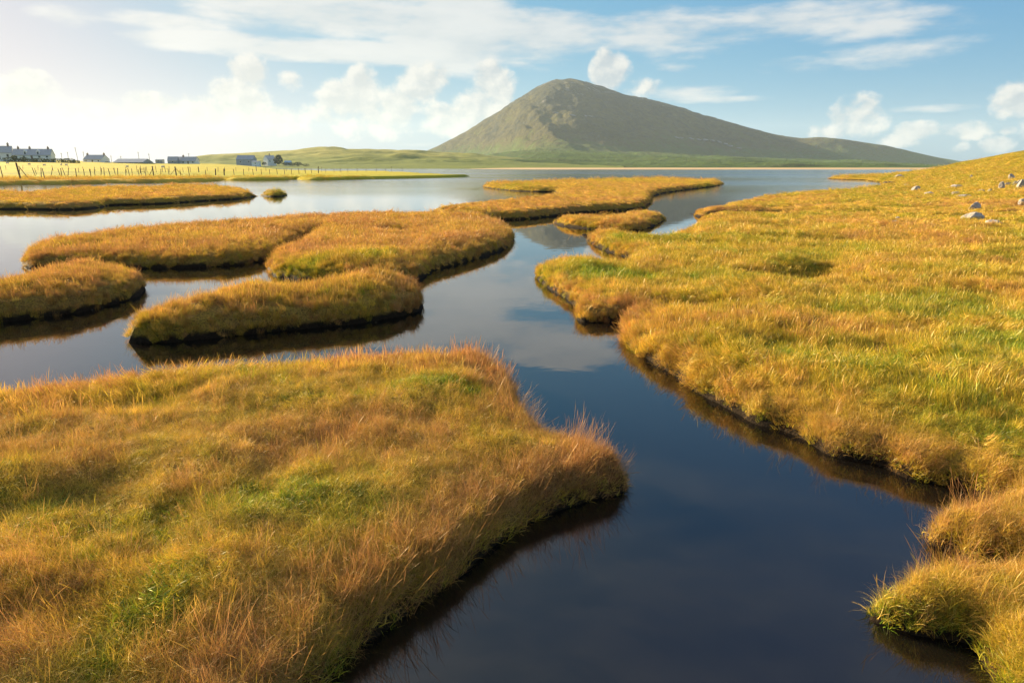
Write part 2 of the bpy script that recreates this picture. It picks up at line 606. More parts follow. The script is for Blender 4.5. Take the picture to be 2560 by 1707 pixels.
def spline(u, pu, pv):
    # smoothed linear interpolation
    d = 0.006
    return sum(np.interp(u + k * d, pu, pv) for k in (-1, -.5, 0, .5, 1)) / 5.0


SHORE_Y = lambda u: 470 + 200 * sstep(0.05, -0.12, u)


def z_mount(U, X, Y):
    E = np.maximum(spline(U, RU, RE), -0.004)
    RD = 3150 + 260 * (fbm(U * 4.0, U * 0 + 3, 3, 5) - 0.5) * 2
    hr = E * RD
    width = np.clip(hr * 2.9, 300, 1300)
    t = (Y - (RD - width)) / width
    s = np.where(t < 1, sstep(-0.12, 1.08, t), 1.0)
    foot = 0.13 * sstep(850, 2300, Y)
    base = 1.0 * sstep(700, 1000, Y) - 0.3
    prof = np.clip(foot + (1 - 0.13) * s, 0, 1)
    z = base + prof * hr
    tb = (Y - RD) / 1100.0
    z = np.where(tb > 0, z * (1 - sstep(0.0, 1.0, tb)) - 5 * sstep(.8, 1, tb), z)
    amp = sstep(0.03, 0.35, prof) * (1 - 0.75 * sstep(0.80, 1.0, prof)) * np.minimum(hr / 300.0, 1.0)
    n1 = fbm(X / 260.0, Y / 340.0, 7, 11, 0.60) - 0.5
    gul = np.abs(fbm(X / 150.0 + Y / 900.0, Y / 1200.0, 4, 21) - 0.5)
    ter = fbm(X / 420.0, z / 26.0, 3, 41) - 0.5
    z = z + amp * (n1 * 95 + (0.16 - gul) * 75 + ter * 36)
    rl = sstep(850, 1100, Y) * sstep(2700, 1800, Y)
    z = z + rl * (fbm(X / 190.0, Y / 90.0, 5, 31) - 0.45) * 22 * np.clip(hr / 120, 0.1, 1)
    return z


def t_mount(U, X, Y, Z):
    return np.clip(0.06 + 0.62 * sstep(18, 120, Z + 25 * (fbm(X / 200.0, Y / 200.0, 3, 51) - .5)) + 0.25 * sstep(120, 330, Z), 0, 1)


fan('mountain', np.linspace(ux(860), ux(2580), 520), np.geomspace(700, 4400, 330), z_mount, t_mount, 'mountain_moor',
    'high rounded mountain with steep left flank and long ridge falling to the sea', 'mountain')


def z_low(U, X, Y):
    E = np.maximum(spline(U, LU, LE), -0.01)
    RD = 1500.0
    hr = E * RD + CAM_H
    s = 0.20 * sstep(690, 1000, Y) + 0.80 * sstep(820, 1560, Y)
    z = -0.6 + 1.8 * sstep(655, 760, Y) + np.maximum(hr, 0) * s
    z = np.where(Y > RD, z * (1 - sstep(RD, 2100, Y)) - 3 * sstep(1900, 2100, Y), z)
    z = z + sstep(780, 1000, Y) * sstep(1560, 1350, Y) * (fbm(X / 95.0, Y / 60.0, 4, 61) - 0.5) * 20 * np.clip(hr / 30, 0, 1)
    return z


def t_low(U, X, Y, Z):
    return 0.30 + 0.30 * sstep(2, 30, Z)


fan('low_hill', np.linspace(ux(330), ux(1560), 300), np.geomspace(650, 2150, 170), z_low, t_low, 'hill_turf',
    'long low green hill behind the barn at the foot of the mountain', 'hill')


def z_beach(U, X, Y):
    s = SHORE_Y(U)
    return -0.4 + 1.35 * sstep(s - 45, s + 270, Y) - 0.9 * sstep(s + 300, s + 380, Y)


fan('beach', np.linspace(ux(1120), ux(2520), 200), np.geomspace(420, 1000, 60), z_beach, lambda U, X, Y, Z: Z * 0, 'beach_sand',
    'thin strip of pale sand along the far shore under the mountain', 'beach')


# ------------------------------------------------------------------ marsh islands, banks and meadow
def chaikin(p, n=2):
    p = np.asarray(p, float)
    for _ in range(n):
        q = np.roll(p, -1, 0)
        p = np.stack([0.75 * p + 0.25 * q, 0.25 * p + 0.75 * q], 1).reshape(-1, 2)
    return p


def outline(pts):
    """points: ('W', px, py) at the water line, ('T', px, py) along the grass tops of a far edge, ('G', x, y) metres"""
    out = []
    for k, a, b in pts:
        if k == 'G':
            out.append((a, b))
        else:
            out.append(unproj(a, b, {'W': 0.0, 'S': 0.12, 'M': 0.21, 'T': 0.33, 'B': 0.46}[k]))
    return np.array(out)


def resample(p, q=0.012, lo=0.035, hi=6.0):
    out = []
    n = len(p)
    for i in range(n):
        a, b = p[i], p[(i + 1) % n]
        r = math.hypot(*(0.5 * (a + b)))
        s = min(max(q * r, lo), hi)
        k = max(1, int(math.hypot(*(b - a)) / s))
        for j in range(k):
            out.append(a + (b - a) * j / k)
    return np.array(out)


def seg_dist(P, poly):
    A = poly
    B = np.roll(poly, -1, 0)
    d = B - A
    L = (d ** 2).sum(1) + 1e-12
    out = np.empty(len(P))
    for i in range(0, len(P), 3000):
        p = P[i:i + 3000]
        w = p[:, None, :] - A[None]
        t = np.clip((w * d[None]).sum(2) / L, 0, 1)
        out[i:i + 3000] = np.sqrt(((w - t[..., None] * d[None]) ** 2).sum(2).min(1))
    return out


def inside(P, poly):
    """winding number, so that an outline that crosses itself leaves no holes"""
    area = np.sum(poly[:, 0] * np.roll(poly[:, 1], -1) - np.roll(poly[:, 0], -1) * poly[:, 1])
    c = np.zeros(len(P), int)
    A, B = poly, np.roll(poly, -1, 0)
    for (x1, y1), (x2, y2) in zip(A, B):
        if y1 == y2:
            continue
        side = (x2 - x1) * (P[:, 1] - y1) - (P[:, 0] - x1) * (y2 - y1)
        if y2 > y1:
            c += (P[:, 1] >= y1) & (P[:, 1] < y2) & (side > 0)
        else:
            c -= (P[:, 1] >= y2) & (P[:, 1] < y1) & (side < 0)
    return c * np.sign(area) > 0


TERR = {}


def terrain(name, pts, zfun, tfun, label, mat='turf', q=0.017, rmax=400, cat='marsh island', bank=0.29, wob=0.05):
    poly = chaikin(outline(pts), 2)
    poly = resample(poly, q)
    r = np.hypot(poly[:, 0], poly[:, 1])
    # ragged edge: small bays and lobes
    nx = np.roll(poly, -1, 0) - np.roll(poly, 1, 0)
    L = np.hypot(nx[:, 0], nx[:, 1]) + 1e-9
    area = 0.5 * np.sum(poly[:, 0] * np.roll(poly[:, 1], -1) - np.roll(poly[:, 0], -1) * poly[:, 1])
    nrm = np.stack([nx[:, 1], -nx[:, 0]], 1) / L[:, None] * np.sign(area)      # outward
    w = (fbm(poly[:, 0] * 3.1, poly[:, 1] * 3.1, 3, 71) - 0.5) * wob * 2 + (fbm(poly[:, 0] * .8, poly[:, 1] * .8, 2, 72) - 0.5) * wob * 2.5
    poly = poly + nrm * w[:, None]
    # inner points: rings along the edge and a grid even in the picture
    inner = []
    s_loc = np.clip(q * r, 0.035, 6)
    for off in (0.05, 0.11, 0.19, 0.32, 0.55):
        o = np.maximum(off, s_loc * (0.5 if off < .1 else off / 0.11 * 0.4))
        inner.append(poly - nrm * o[:, None])
    rr = np.exp(np.arange(math.log(1.0), math.log(rmax), q * 1.15))
    lo, hi = math.atan2(-1, 1.1), math.atan2(1, 1.1)
    th = np.arange(-1.0, 1.0, q * 1.15)
    T, RR = np.meshgrid(th, rr)
    J = rng.uniform(-.3, .3, T.shape) * q
    g = np.stack([np.sin(T + J) * RR, np.cos(T + J) * RR], -1).reshape(-1, 2)
    bb0, bb1 = poly.min(0), poly.max(0)
    g = g[(g[:, 0] > bb0[0]) & (g[:, 0] < bb1[0]) & (g[:, 1] > bb0[1]) & (g[:, 1] < bb1[1])]
    # coarse points outside the field of view
    side = np.array([(x, y) for x in np.linspace(bb0[0], bb1[0], 26) for y in np.linspace(bb0[1], bb1[1], 26)])
    side = side[np.abs(np.arctan2(side[:, 0], side[:, 1])) > 1.01]
    P = np.concatenate(inner + [g, side])
    P = P[inside(P, poly)]
    D = seg_dist(P, poly)
    sl = np.clip(q * np.hypot(P[:, 0], P[:, 1]), 0.035, 6)
    keep = D > np.minimum(0.45 * sl, 0.2 + 0.25 * sl)
    P, D = P[keep], D[keep]
    # thin out ring and grid points that fall on each other
    key = np.floor(np.stack([np.log(np.hypot(P[:, 0], P[:, 1]) + 1e-6), np.arctan2(P[:, 0], P[:, 1])], 1) / (q * 0.5)).astype(np.int64)
    _, idx = np.unique(key[:, 0] * 1000003 + key[:, 1], return_index=True)
    P, D = P[idx], D[idx]
    nb = len(poly)
    allp = np.concatenate([poly, P])
    ed = [(i, (i + 1) % nb) for i in range(nb)]
    vo, eo, fo, *_ = delaunay_2d_cdt([Vector(p) for p in allp.tolist()], ed, [], 0, 1e-6)
    V = np.array([(v.x, v.y) for v in vo])
    F = np.array([f for f in fo if len(f) == 3], np.int64)
    cen = V[F].mean(1)
    F = F[inside(cen, poly)]
    a = V[F[:, 1]] - V[F[:, 0]]
    b = V[F[:, 2]] - V[F[:, 0]]
    flip = (a[:, 0] * b[:, 1] - a[:, 1] * b[:, 0]) < 0
    F[flip] = F[flip][:, ::-1]
    DV = seg_dist(V, poly)
    dn = np.maximum(DV + 0.05 * (fbm(V[:, 0] * 5, V[:, 1] * 5, 3, 81) - 0.5) * sstep(0, 0.1, DV), 0)
    Z = bank * (0.70 * sstep(0.0, 0.10, dn) + 0.30 * sstep(0.04, 0.75, dn)) + zfun(V[:, 0], V[:, 1]) * sstep(0.05, 1.2, DV)
    V3 = np.column_stack([V, Z])
    # skirt down into the water
    on = np.where(DV < 1e-5)[0]
    e = np.sort(np.concatenate([F[:, [0, 1]], F[:, [1, 2]], F[:, [2, 0]]]), 1)
    full = np.concatenate([F[:, [0, 1]], F[:, [1, 2]], F[:, [2, 0]]])
    key = e[:, 0] * (len(V) + 1) + e[:, 1]
    u, inv, cnt = np.unique(key, return_inverse=True, return_counts=True)
    be = full[cnt[inv] == 1]
    bv = np.unique(be)
    mp = -np.ones(len(V), np.int64)
    mp[bv] = np.arange(len(bv)) + len(V)
    sk = V3[bv].copy()
    sk[:, 2] = -0.45
    V4 = np.concatenate([V3, sk])
    SK = np.concatenate([np.stack([be[:, 1], be[:, 0], mp[be[:, 0]]], 1), np.stack([be[:, 1], mp[be[:, 0]], mp[be[:, 1]]], 1)])
    tint = tfun(V[:, 0], V[:, 1], DV)
    m = mesh_np(name, V4, np.concatenate([F, SK]))
    fattr(m, 'tint', np.concatenate([tint, np.full(len(bv), .6)]))
    fattr(m, 'edge', np.concatenate([DV, np.zeros(len(bv))]))
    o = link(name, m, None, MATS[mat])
    prop(o, label, cat, kind='structure')
    TERR[label] = dict(V=V3, F=F, D=DV, T=tint, poly=poly, bank=bank)
    return TERR[label]


def hummock(x, y, a=0.10):
    return (fbm(x * 0.9, y * 0.9, 4, 91) - 0.45) * a * 2


def tint_noise(x, y, mid, amp, seed=0, k=0.8):
    return mid + amp * 2 * (fbm(x * k, y * k, 4, 120 + seed, 0.6) - 0.5)


def spots(x, y, lst):
    """(pixel x, pixel y, radius x m, radius y m, amount) at turf level"""
    t = 0
    for px, py, rx, ry, a in lst:
        gx, gy = unproj(px, py, 0.33)
        t = t + a * np.exp(-(((x - gx) / rx) ** 2 + ((y - gy) / ry) ** 2))
    return t


W, T, G, S, M = 'W', 'T', 'G', 'S', 'M'     # water line, grass tops of a far edge, metres, low side, half height
# A: the foreground island
ISL_A = [(T, -160, 976), (T, 0, 955), (T, 136, 942), (T, 326, 916), (T, 578, 897), (T, 748, 890), (T, 918, 874), (T, 1088, 860), (T, 1200, 856),
         (T, 1262, 886), (T, 1296, 945), (T, 1312, 979), (T, 1400, 1040), (M, 1475, 1090), (S, 1545, 1150), (W, 1577, 1212), (W, 1562, 1240), (W, 1462, 1262),
         (W, 1360, 1292), (W, 1262, 1345), (W, 1185, 1418), (W, 1092, 1472), (W, 1024, 1532), (W, 952, 1591), (W, 891, 1616), (W, 857, 1655),
         (W, 800, 1715), (W, 700, 1850), (G, -1.2, 1.2), (G, -1.8, .2), (G, -5, -.6), (G, -7, 2.0), (G, -6.6, 5.0)]
zA = lambda x, y: hummock(x, y, 0.13) + 0.12 * (fbm(x * 3.2, y * 3.2, 3, 95) - .5) + spots(x, y, [(1150, 950, .35, .25, .07), (1330, 1080, .3, .3, .08), (700, 1300, .5, .5, .04)])
tA = lambda x, y, d: np.clip(tint_noise(x, y, 0.62, 0.36, 1, 1.3) + 0.20 * sstep(0.6, 0.1, d) + spots(x, y, [(1080, 960, .35, .3, -.22), (1180, 975, .25, .2, -.2), (900, 940, .5, .3, -.15), (500, 1230, .6, .3, -.15),
                                                                (380, 1540, .25, .3, -.2), (1250, 1060, .6, .5, .12), (720, 1250, .3, .3, -.2)]), 0.02, 1)
terrain('marsh_island', ISL_A, zA, tA, 'broad turf island of rusty gold grass, its pointed tip jutting into the creek', bank=0.33)
# B
c5 = lambda k, x, y: (k, x / 1.68, 500 + y / 1.68)
ISL_B = [c5(W, *p) for p in [(488, 598), (600, 607), (760, 594), (930, 574), (1150, 554), (1350, 537), (1600, 510), (1740, 480), (1773, 448)]] + \
        [c5(S, 1776, 420), c5(M, 1772, 375)] + [c5(T, *p) for p in [(1735, 325), (1600, 302), (1470, 318), (1370, 345), (1200, 358), (1060, 330), (1000, 352), (850, 388), (700, 428)]] + [c5(M, 610, 478), c5(S, 545, 535), c5(S, 500, 575)]
zB = lambda x, y: hummock(x, y, 0.10) + spots(x, y, [(640, 715, .5, .5, .12), (960, 700, 1.2, .6, .14)])
tB = lambda x, y, d: np.clip(tint_noise(x, y, 0.76, 0.28, 2) + spots(x, y, [(640, 705, .7, .4, -.45), (340, 820, .7, .6, -.3)]), 0.02, 1)
terrain('marsh_island', ISL_B, zB, tB, 'long narrow turf island with a green hump, between the broad islands', bank=0.40)
# C
ISL_C = [c5(W, *p) for p in [(82, 262), (105, 292), (250, 296), (420, 290), (600, 287), (760, 286), (930, 280), (1060, 268), (1160, 243), (1235, 203), (1300, 168), (1318, 160), (1290, 190),
                             (1215, 225), (1140, 262), (1120, 288), (1145, 312), (1200, 330), (1300, 345), (1420, 350), (1560, 345), (1700, 345), (1780, 328), (1810, 303), (1920, 272), (2050, 232), (2140, 200), (2160, 165)]] + \
        [c5(M, 2155, 118)] + [c5(T, *p) for p in [(2120, 80), (2000, 58), (1860, 52), (1700, 54), (1500, 52), (1300, 62), (1100, 78), (900, 94), (750, 112), (600, 124), (400, 140), (250, 163)]] + [c5(M, 150, 190), c5(S, 122, 218), c5(S, 100, 246)]
zC = lambda x, y: hummock(x * .7, y * .7, 0.10) - spots(x, y, [(930, 577, .8, .25, .16), (1010, 573, 1.2, .25, .16), (1080, 568, .8, .25, .1)])
tC = lambda x, y, d: np.clip(tint_noise(x, y, 0.80, 0.26, 3, .6) - 0.10 * sstep(.5, .1, d) + spots(x, y, [(780, 650, .9, .5, -.42), (940, 645, .7, .5, -.4), (720, 660, .8, .5, -.25), (130, 650, 1.2, .8, -.2)]), 0.02, 1)
terrain('marsh_island', ISL_C, zC, tC, 'largest middle island of tawny grass with a forked creek cut into it', bank=0.34)
# D
ISL_D = [c5(W, *p) for p in [(606, 375), (596, 398), (540, 424), (430, 454), (300, 478), (150, 500), (0, 518), (-200, 540), (-500, 560)]] + \
        [c5(T, *p) for p in [(-500, 390), (-200, 362), (0, 336), (150, 296), (300, 264), (450, 262), (530, 275)]] + [c5(M, 585, 312), c5(S, 604, 350)]
tD = lambda x, y, d: np.clip(tint_noise(x, y, 0.82, 0.25, 4), 0.02, 1)
terrain('marsh_island', ISL_D, lambda x, y: hummock(x, y, .09), tD, 'rusty island with a sheer dark rounded end, opposite the narrow island', bank=0.40)
# E
ISL_E = [(W, -200, 524), (W, 0, 523), (W, 110, 525), (W, 184, 525), (W, 245, 520), (W, 282, 513), (W, 337, 512), (W, 408, 510), (W, 451, 507), (W, 536, 501), (W, 604, 498),
         (W, 642, 491), (S, 640, 487), (M, 628, 483), (M, 622, 476), (T, 570, 467), (T, 529, 463), (T, 468, 463), (T, 400, 464), (T, 388, 468), (T, 286, 469), (T, 204, 471), (T, 122, 475),
         (T, 82, 483), (T, 41, 480), (T, 0, 480), (T, -200, 484)]
tE = lambda x, y, d: np.clip(tint_noise(x, y, 0.70, 0.25, 5, .3), 0.02, 1)
terrain('marsh_island', ISL_E, lambda x, y: hummock(x * .5, y * .5, .10), tE, 'flat island of lobed turf across from the fenced meadow', wob=0.12, bank=0.35)
ISL_F = [(W, 649, 490), (W, 689, 493), (W, 716, 490), (W, 721, 486), (S, 719, 483), (M, 689, 479), (S, 660, 484)]
terrain('marsh_island', ISL_F, lambda x, y: hummock(x, y, .06), lambda x, y, d: np.clip(tint_noise(x, y, 0.5, 0.2, 6, .5), 0, 1), 'tiny round turf islet off the end of the lobed island', bank=0.38)
# K
c6 = lambda k, x, y: (k, 1000 + x / 2.138, 420 + y / 2.138)
ISL_K = [c6(W, *p) for p in [(803, 283), (830, 302), (900, 316), (990, 324), (1100, 334), (1220, 342), (1310, 332), (1385, 302), (1422, 276)]] + [c6(S, 1420, 258), c6(M, 1408, 244)] + \
        [c6(T, *p) for p in [(1370, 228), (1250, 222), (1170, 238), (1050, 250), (930, 246)]] + [c6(M, 860, 262), c6(S, 820, 272)]
terrain('marsh_island', ISL_K, lambda x, y: hummock(x, y, .08), lambda x, y, d: np.clip(tint_noise(x, y, 0.72, 0.25, 7, .5) - .1 * sstep(.6, .1, d), 0, 1), 'small oval tawny island in the bend below the dark water')
# L
ISL_L = [c6(W, *p) for p in [(1316, 212), (1250, 226), (1000, 238), (850, 256), (700, 272), (560, 280), (350, 275), (200, 262), (155, 245)]] + \
        [c6(S, 160, 236), c6(M, 180, 222)] + [c6(T, *p) for p in [(220, 208), (350, 190), (600, 170), (800, 148), (870, 138)]] + \
        [c6(W, *p) for p in [(845, 128), (750, 129), (600, 123), (500, 113), (436, 101)]] + \
        [c6(S, 438, 95), c6(M, 470, 86)] + [c6(T, *p) for p in [(520, 80), (700, 77), (900, 70), (1200, 62), (1500, 60), (1620, 68)]] + [c6(M, 1690, 74), c6(S, 1722, 80)] + \
        [c6(W, *p) for p in [(1727, 88), (1690, 100), (1640, 104), (1430, 131), (1345, 152), (1348, 185)]]
terrain('marsh_island', ISL_L, lambda x, y: hummock(x * .5, y * .5, .09), lambda x, y, d: np.clip(tint_noise(x, y, 0.72, 0.22, 8, .25) + spots(x, y, [(1560, 455, 8, 8, -.3), (1280, 468, 6, 6, -.3), (1780, 460, 4, 4, -.3)]), 0, 1),
        'ragged flat island running out to a thin spit before the mountain', wob=0.10, bank=0.38)

# J: the right bank, with its creeks and the grassy knoll
c8 = lambda k, x, y: (k, 1500 + x / 1.729, 800 + y / 1.729)
BANK = [(G, 2.6, 0.9), (G, 1.95, 1.95)] + [c8(W, *p) for p in [(1700, 1600), (1640, 1495), (1605, 1425), (1570, 1398), (1480, 1392), (1370, 1376), (1310, 1350), (1230, 1326), (1165, 1306), (1160, 1286)]] + \
       [(G, 1.83, 3.04), (G, 1.97, 3.06), (G, 2.05, 3.17), (G, 2.3, 3.20), (G, 2.55, 3.24), (G, 2.8, 3.32), (G, 2.8, 3.39), (G, 2.65, 3.42)] + [c8(W, *p) for p in [(1545, 1060), (1520, 1018), (1410, 982), (1384, 950)]] + \
       [(G, 2.50, 3.80), (G, 2.62, 3.88), (G, 2.85, 3.93), (G, 3.1, 4.0), (G, 3.3, 4.1), (G, 3.32, 4.2)] + \
       [c8(W, *p) for p in [(1690, 790), (1600, 745), (1540, 728), (1480, 703), (1350, 692), (1240, 648), (1160, 622), (1060, 610), (940, 575), (895, 530), (790, 478), (670, 452), (600, 404), (480, 333), (350, 262), (210, 186), (115, 128), (97, 92)]] + \
       [c6(W, *p) for p in [(1196, 850), (1210, 815), (1235, 802), (1200, 812), (1120, 828), (1040, 832), (955, 822), (936, 800), (940, 745), (900, 706), (850, 672), (775, 641), (730, 592)]] + [c6('S', 714, 552)] + \
       [c6(S, 726, 518), c6(T, 775, 484), c6(T, 850, 455)] + [c6('B', *p) for p in [ (1000, 438), (1080, 440), (1170, 462)]] + \
       [c6(W, *p) for p in [(1262, 492), (1180, 468), (1085, 440), (1020, 402), (978, 366), (985, 346)]] + \
       [c6(M, 1000, 332)] + [c6(T, *p) for p in [(1060, 322), (1200, 328), (1300, 350), (1425, 356), (1432, 340), (1490, 322), (1580, 292)]] + \
       [(W, 1746, 551), (W, 1835, 548), (W, 1925, 551), (W, 1990, 547), (W, 1996, 541), (W, 1930, 540), (W, 1832, 541), (W, 1752, 545)] + \
       [c6(W, *p) for p in [(1565, 255), (1552, 240)]] + \
       [c6(S, 1556, 232), c6(M, 1580, 224)] + [c6(T, *p) for p in [(1620, 208), (1750, 183), (1850, 163), (2000, 138), (2200, 123), (2352, 118)]] + \
       [(T, 2127, 471), (T, 2188, 469), (W, 2212, 459), (W, 2190, 455), (W, 2156, 451), (T, 2158, 447), (T, 2210, 446)] + \
       [(G, 55, 128), (G, 75, 150), (G, 130, 165), (G, 260, 160), (G, 300, 60), (G, 120, 10), (G, 40, -1), (G, 8, -1)]


def zJ(x, y):
    x0 = 11.0 + 0.50 * y
    sl = 0.04 + 0.0015 * y
    k = np.clip((x - x0) / 5.0, -20, 20)
    rise = sl * 5.0 * np.log1p(np.exp(k)) * sstep(16, 34, y)
    rise = 7.0 * np.tanh(rise / 7.0)
    bumps = sstep(0.2, 1.2, rise) * (fbm(x * .22, y * .22, 4, 141) - .5) * 1.1
    h = hummock(x * .8, y * .8, 0.15) + 0.12 * (fbm(x * 2.3, y * 2.3, 3, 95) - .5) * sstep(40, 10, y)
    d = spots(x, y, [(1985, 676, .8, .30, .26), (1935, 680, .5, .25, .2), (2045, 668, .4, .28, .26), (1640, 748, .7, .28, .24), (1720, 748, .55, .22, .18), (1800, 756, .4, .24, .24), (2130, 705, .5, .16, .1)])
    return h + rise + bumps - d


def tJ(x, y, d):
    t = tint_noise(x, y, 0.50, 0.40, 9, .5)
    t = t + 0.16 * sstep(0.5, 0.1, d)
    t = t + spots(x, y, [(1450, 665, .9, .5, -.35), (1540, 683, .7, .55, -1.0), (1560, 640, 1.0, .5, -.2), (2200, 880, 1.1, .9, -.28), (2480, 860, .8, .6, -.35), (1850, 830, .8, .6, -.15),
                         (2150, 760, 1.6, .8, -.18), (2380, 990, .5, .4, -.2), (1560, 590, 2, 1.2, -.18), (1700, 590, 2, 1.5, -.12), (2100, 1080, .35, .3, .2), (2300, 1100, .4, .4, .2), (2400, 1320, .3, .3, .3), (2350, 1560, .3, .3, -.2),
                         (2520, 1640, .25, .25, -.25), (1900, 500, 6, 3, .22), (1800, 525, 5, 2, .25), (2200, 560, 3, 2, .15), (2450, 520, 4, 3, .12), (2250, 450, 10, 10, -.10)])
    rise = sstep(0.8, 2.5, zJ(x, y))
    t = t * (1 - .6 * rise) + .6 * rise * tint_noise(x, y, 0.40, 0.2, 10, .2)
    return np.clip(t, 0.02, 1)


TJ = terrain('marsh_bank', BANK, zJ, tJ, 'sunlit golden green grass bank rising to a rocky knoll by the bay', cat='grass bank', rmax=330)


# meadow with the fences and cottages
def zG(x, y):
    u = x / np.maximum(y, 1)
    k = 1 - 0.45 * sstep(-0.72, -0.47, u)
    k = k * sstep(-0.30, -0.44, u)
    return 0.05 + 4.7 * np.clip((y - 118) / 285.0, 0, 1.25) ** 1.5 * k + (fbm(x * .05, y * .05, 4, 151) - .5) * 0.5 * sstep(110, 200, y) + (fbm(x * .4, y * .4, 3, 152) - .5) * .12


MEADOW = [(W, -220, 467), (W, 0, 464), (W, 60, 461), (W, 130, 462), (W, 200, 461), (W, 270, 459), (W, 276, 457.5), (W, 340, 458.5), (W, 420, 457), (W, 480, 455.5), (W, 552, 452), (W, 560, 449.5), (W, 570, 451), (W, 650, 451), (W, 727, 450.5),
          (W, 735, 448.5), (W, 750, 450), (W, 795, 451), (W, 910, 448.5), (W, 1012, 446.5), (W, 1110, 444), (W, 1189, 441.5), (T, 1188, 438.5), (T, 1120, 436.5), (T, 1063, 434), (T, 1058, 432.5), (T, 1005, 430), (T, 850, 428), (T, 700, 425.4),
          (T, 650, 423), (G, -200, 500), (G, -260, 560), (G, -520, 570), (G, -640, 420), (G, -300, 80)]
TG = terrain('meadow', MEADOW, zG, lambda x, y, d: np.clip(tint_noise(x, y, 0.42, 0.22, 12, .03) + 0.25 * sstep(120, 85, y) - .12 * sstep(130, 160, y) * sstep(210, 180, y), 0, 1),
             'yellow green meadow with post fences, ending in a thin spit', mat='meadow_turf', cat='meadow', rmax=620, bank=0.45, wob=0.15)

# ------------------------------------------------------------------ grass
CLUMPS = bpy.data.collections.new('grass_clumps')       # sources only, not part of the scene


def blade_set(n, radius, h, w, bend, segs=3, head=False, seed=0, droop=0.0):
    g = np.random.default_rng(seed)
    ph = g.uniform(0, 2 * np.pi, n)
    rr = radius * np.sqrt(g.uniform(0, 1, n))
    root = np.stack([rr * np.cos(ph), rr * np.sin(ph)], 1)
    ln = g.uniform(*h, n)
    wd = g.uniform(*w, n)
    az = g.uniform(0, 2 * np.pi, n)
    lean = g.uniform(0.05, 0.35, n)
    bd = g.uniform(*bend, n)
    fa = g.uniform(0, 2 * np.pi, n)
    vs, hs, bs, fs = [], [], [], []
    ts = np.linspace(0, 1, segs + 1)
    bl = g.uniform(0, 1, n)
    dirv = np.stack([np.cos(az), np.sin(az)], 1)
    side = np.stack([np.cos(fa), np.sin(fa)], 1)
    base = 0
    per = 2 * segs + 1
    V = np.zeros((n, per, 3))
    Hh = np.zeros((n, per))
    for k, t in enumerate(ts):
        out = (lean * t + bd * t ** 2) * ln
        up = ln * (t - 0.35 * bd * t ** 2 - droop * t ** 3)
        c = root + dirv * out[:, None]
        if k < segs:
            ww = wd * (1 - 0.75 * t ** 1.5)
            if head and k >= segs - 2:
                ww = wd * (2.4 if k == segs - 1 else 2.0)
            V[:, 2 * k, :2] = c - side * (ww / 2)[:, None]
            V[:, 2 * k + 1, :2] = c + side * (ww / 2)[:, None]
            V[:, 2 * k, 2] = V[:, 2 * k + 1, 2] = up - 0.012
            Hh[:, 2 * k] = Hh[:, 2 * k + 1] = t
        else:
            V[:, per - 1, :2] = c
            V[:, per - 1, 2] = up - 0.012
            Hh[:, per - 1] = 1
    tri = []
    for k in range(segs - 1):
        a = 2 * k
        tri += [(a, a + 1, a + 3), (a, a + 3, a + 2)]
    tri.append((per - 3, per - 2, per - 1))
    F = (np.array(tri)[None] + (np.arange(n) * per)[:, None, None]).reshape(-1, 3)
    return V.reshape(-1, 3), F, Hh.ravel(), np.repeat(bl, per)


def clump(idx, sets):
    Vs, Fs, Hs, Bs, o = [], [], [], [], 0
    for v, f, h, b in sets:
        Vs.append(v); Fs.append(f + o); Hs.append(h); Bs.append(b)
        o += len(v)
    m = mesh_np('clump_%02d' % idx, np.concatenate(Vs), np.concatenate(Fs))
    fattr(m, 'h', np.concatenate(Hs))
    fattr(m, 'blade', np.concatenate(Bs))
    m.materials.append(MATS['grass_blades'])
    ob = bpy.data.objects.new('clump_%02d' % idx, m)
    CLUMPS.objects.link(ob)


for i in range(6):        # 0-5 fine grass close by
    clump(i, [blade_set(44, 0.05, (0.035, 0.10), (0.0008, 0.0016), (0.1, 1.3), 4, seed=10 + i, droop=.12)])
for i in range(3):        # 6-8 tall stalks with seed heads
    clump(6 + i, [blade_set(4, 0.05, (0.10, 0.19), (0.0007, 0.0010), (0.0, 0.3), 6, True, seed=30 + i),
                  blade_set(34, 0.05, (0.04, 0.12), (0.0008, 0.0015), (0.1, 0.9), 4, seed=40 + i)])
for i in range(3):        # 9-11 low broad leaves
    clump(9 + i, [blade_set(30, 0.05, (0.025, 0.07), (0.0025, 0.005), (0.2, 0.9), 3, seed=50 + i)])
for i in range(5):        # 12-16 middle distance
    clump(12 + i, [blade_set(200, 0.14, (0.04, 0.11), (0.0018, 0.0036), (0.1, 0.8), 3, seed=60 + i),
                   blade_set(7, 0.15, (0.11, 0.18), (0.0018, 0.0025), (0.0, 0.3), 5, True, seed=70 + i)])
for i in range(4):        # 17-20 far
    clump(17 + i, [blade_set(130, 0.27, (0.04, 0.11), (0.006, 0.011), (0.1, 0.6), 2, seed=80 + i)])


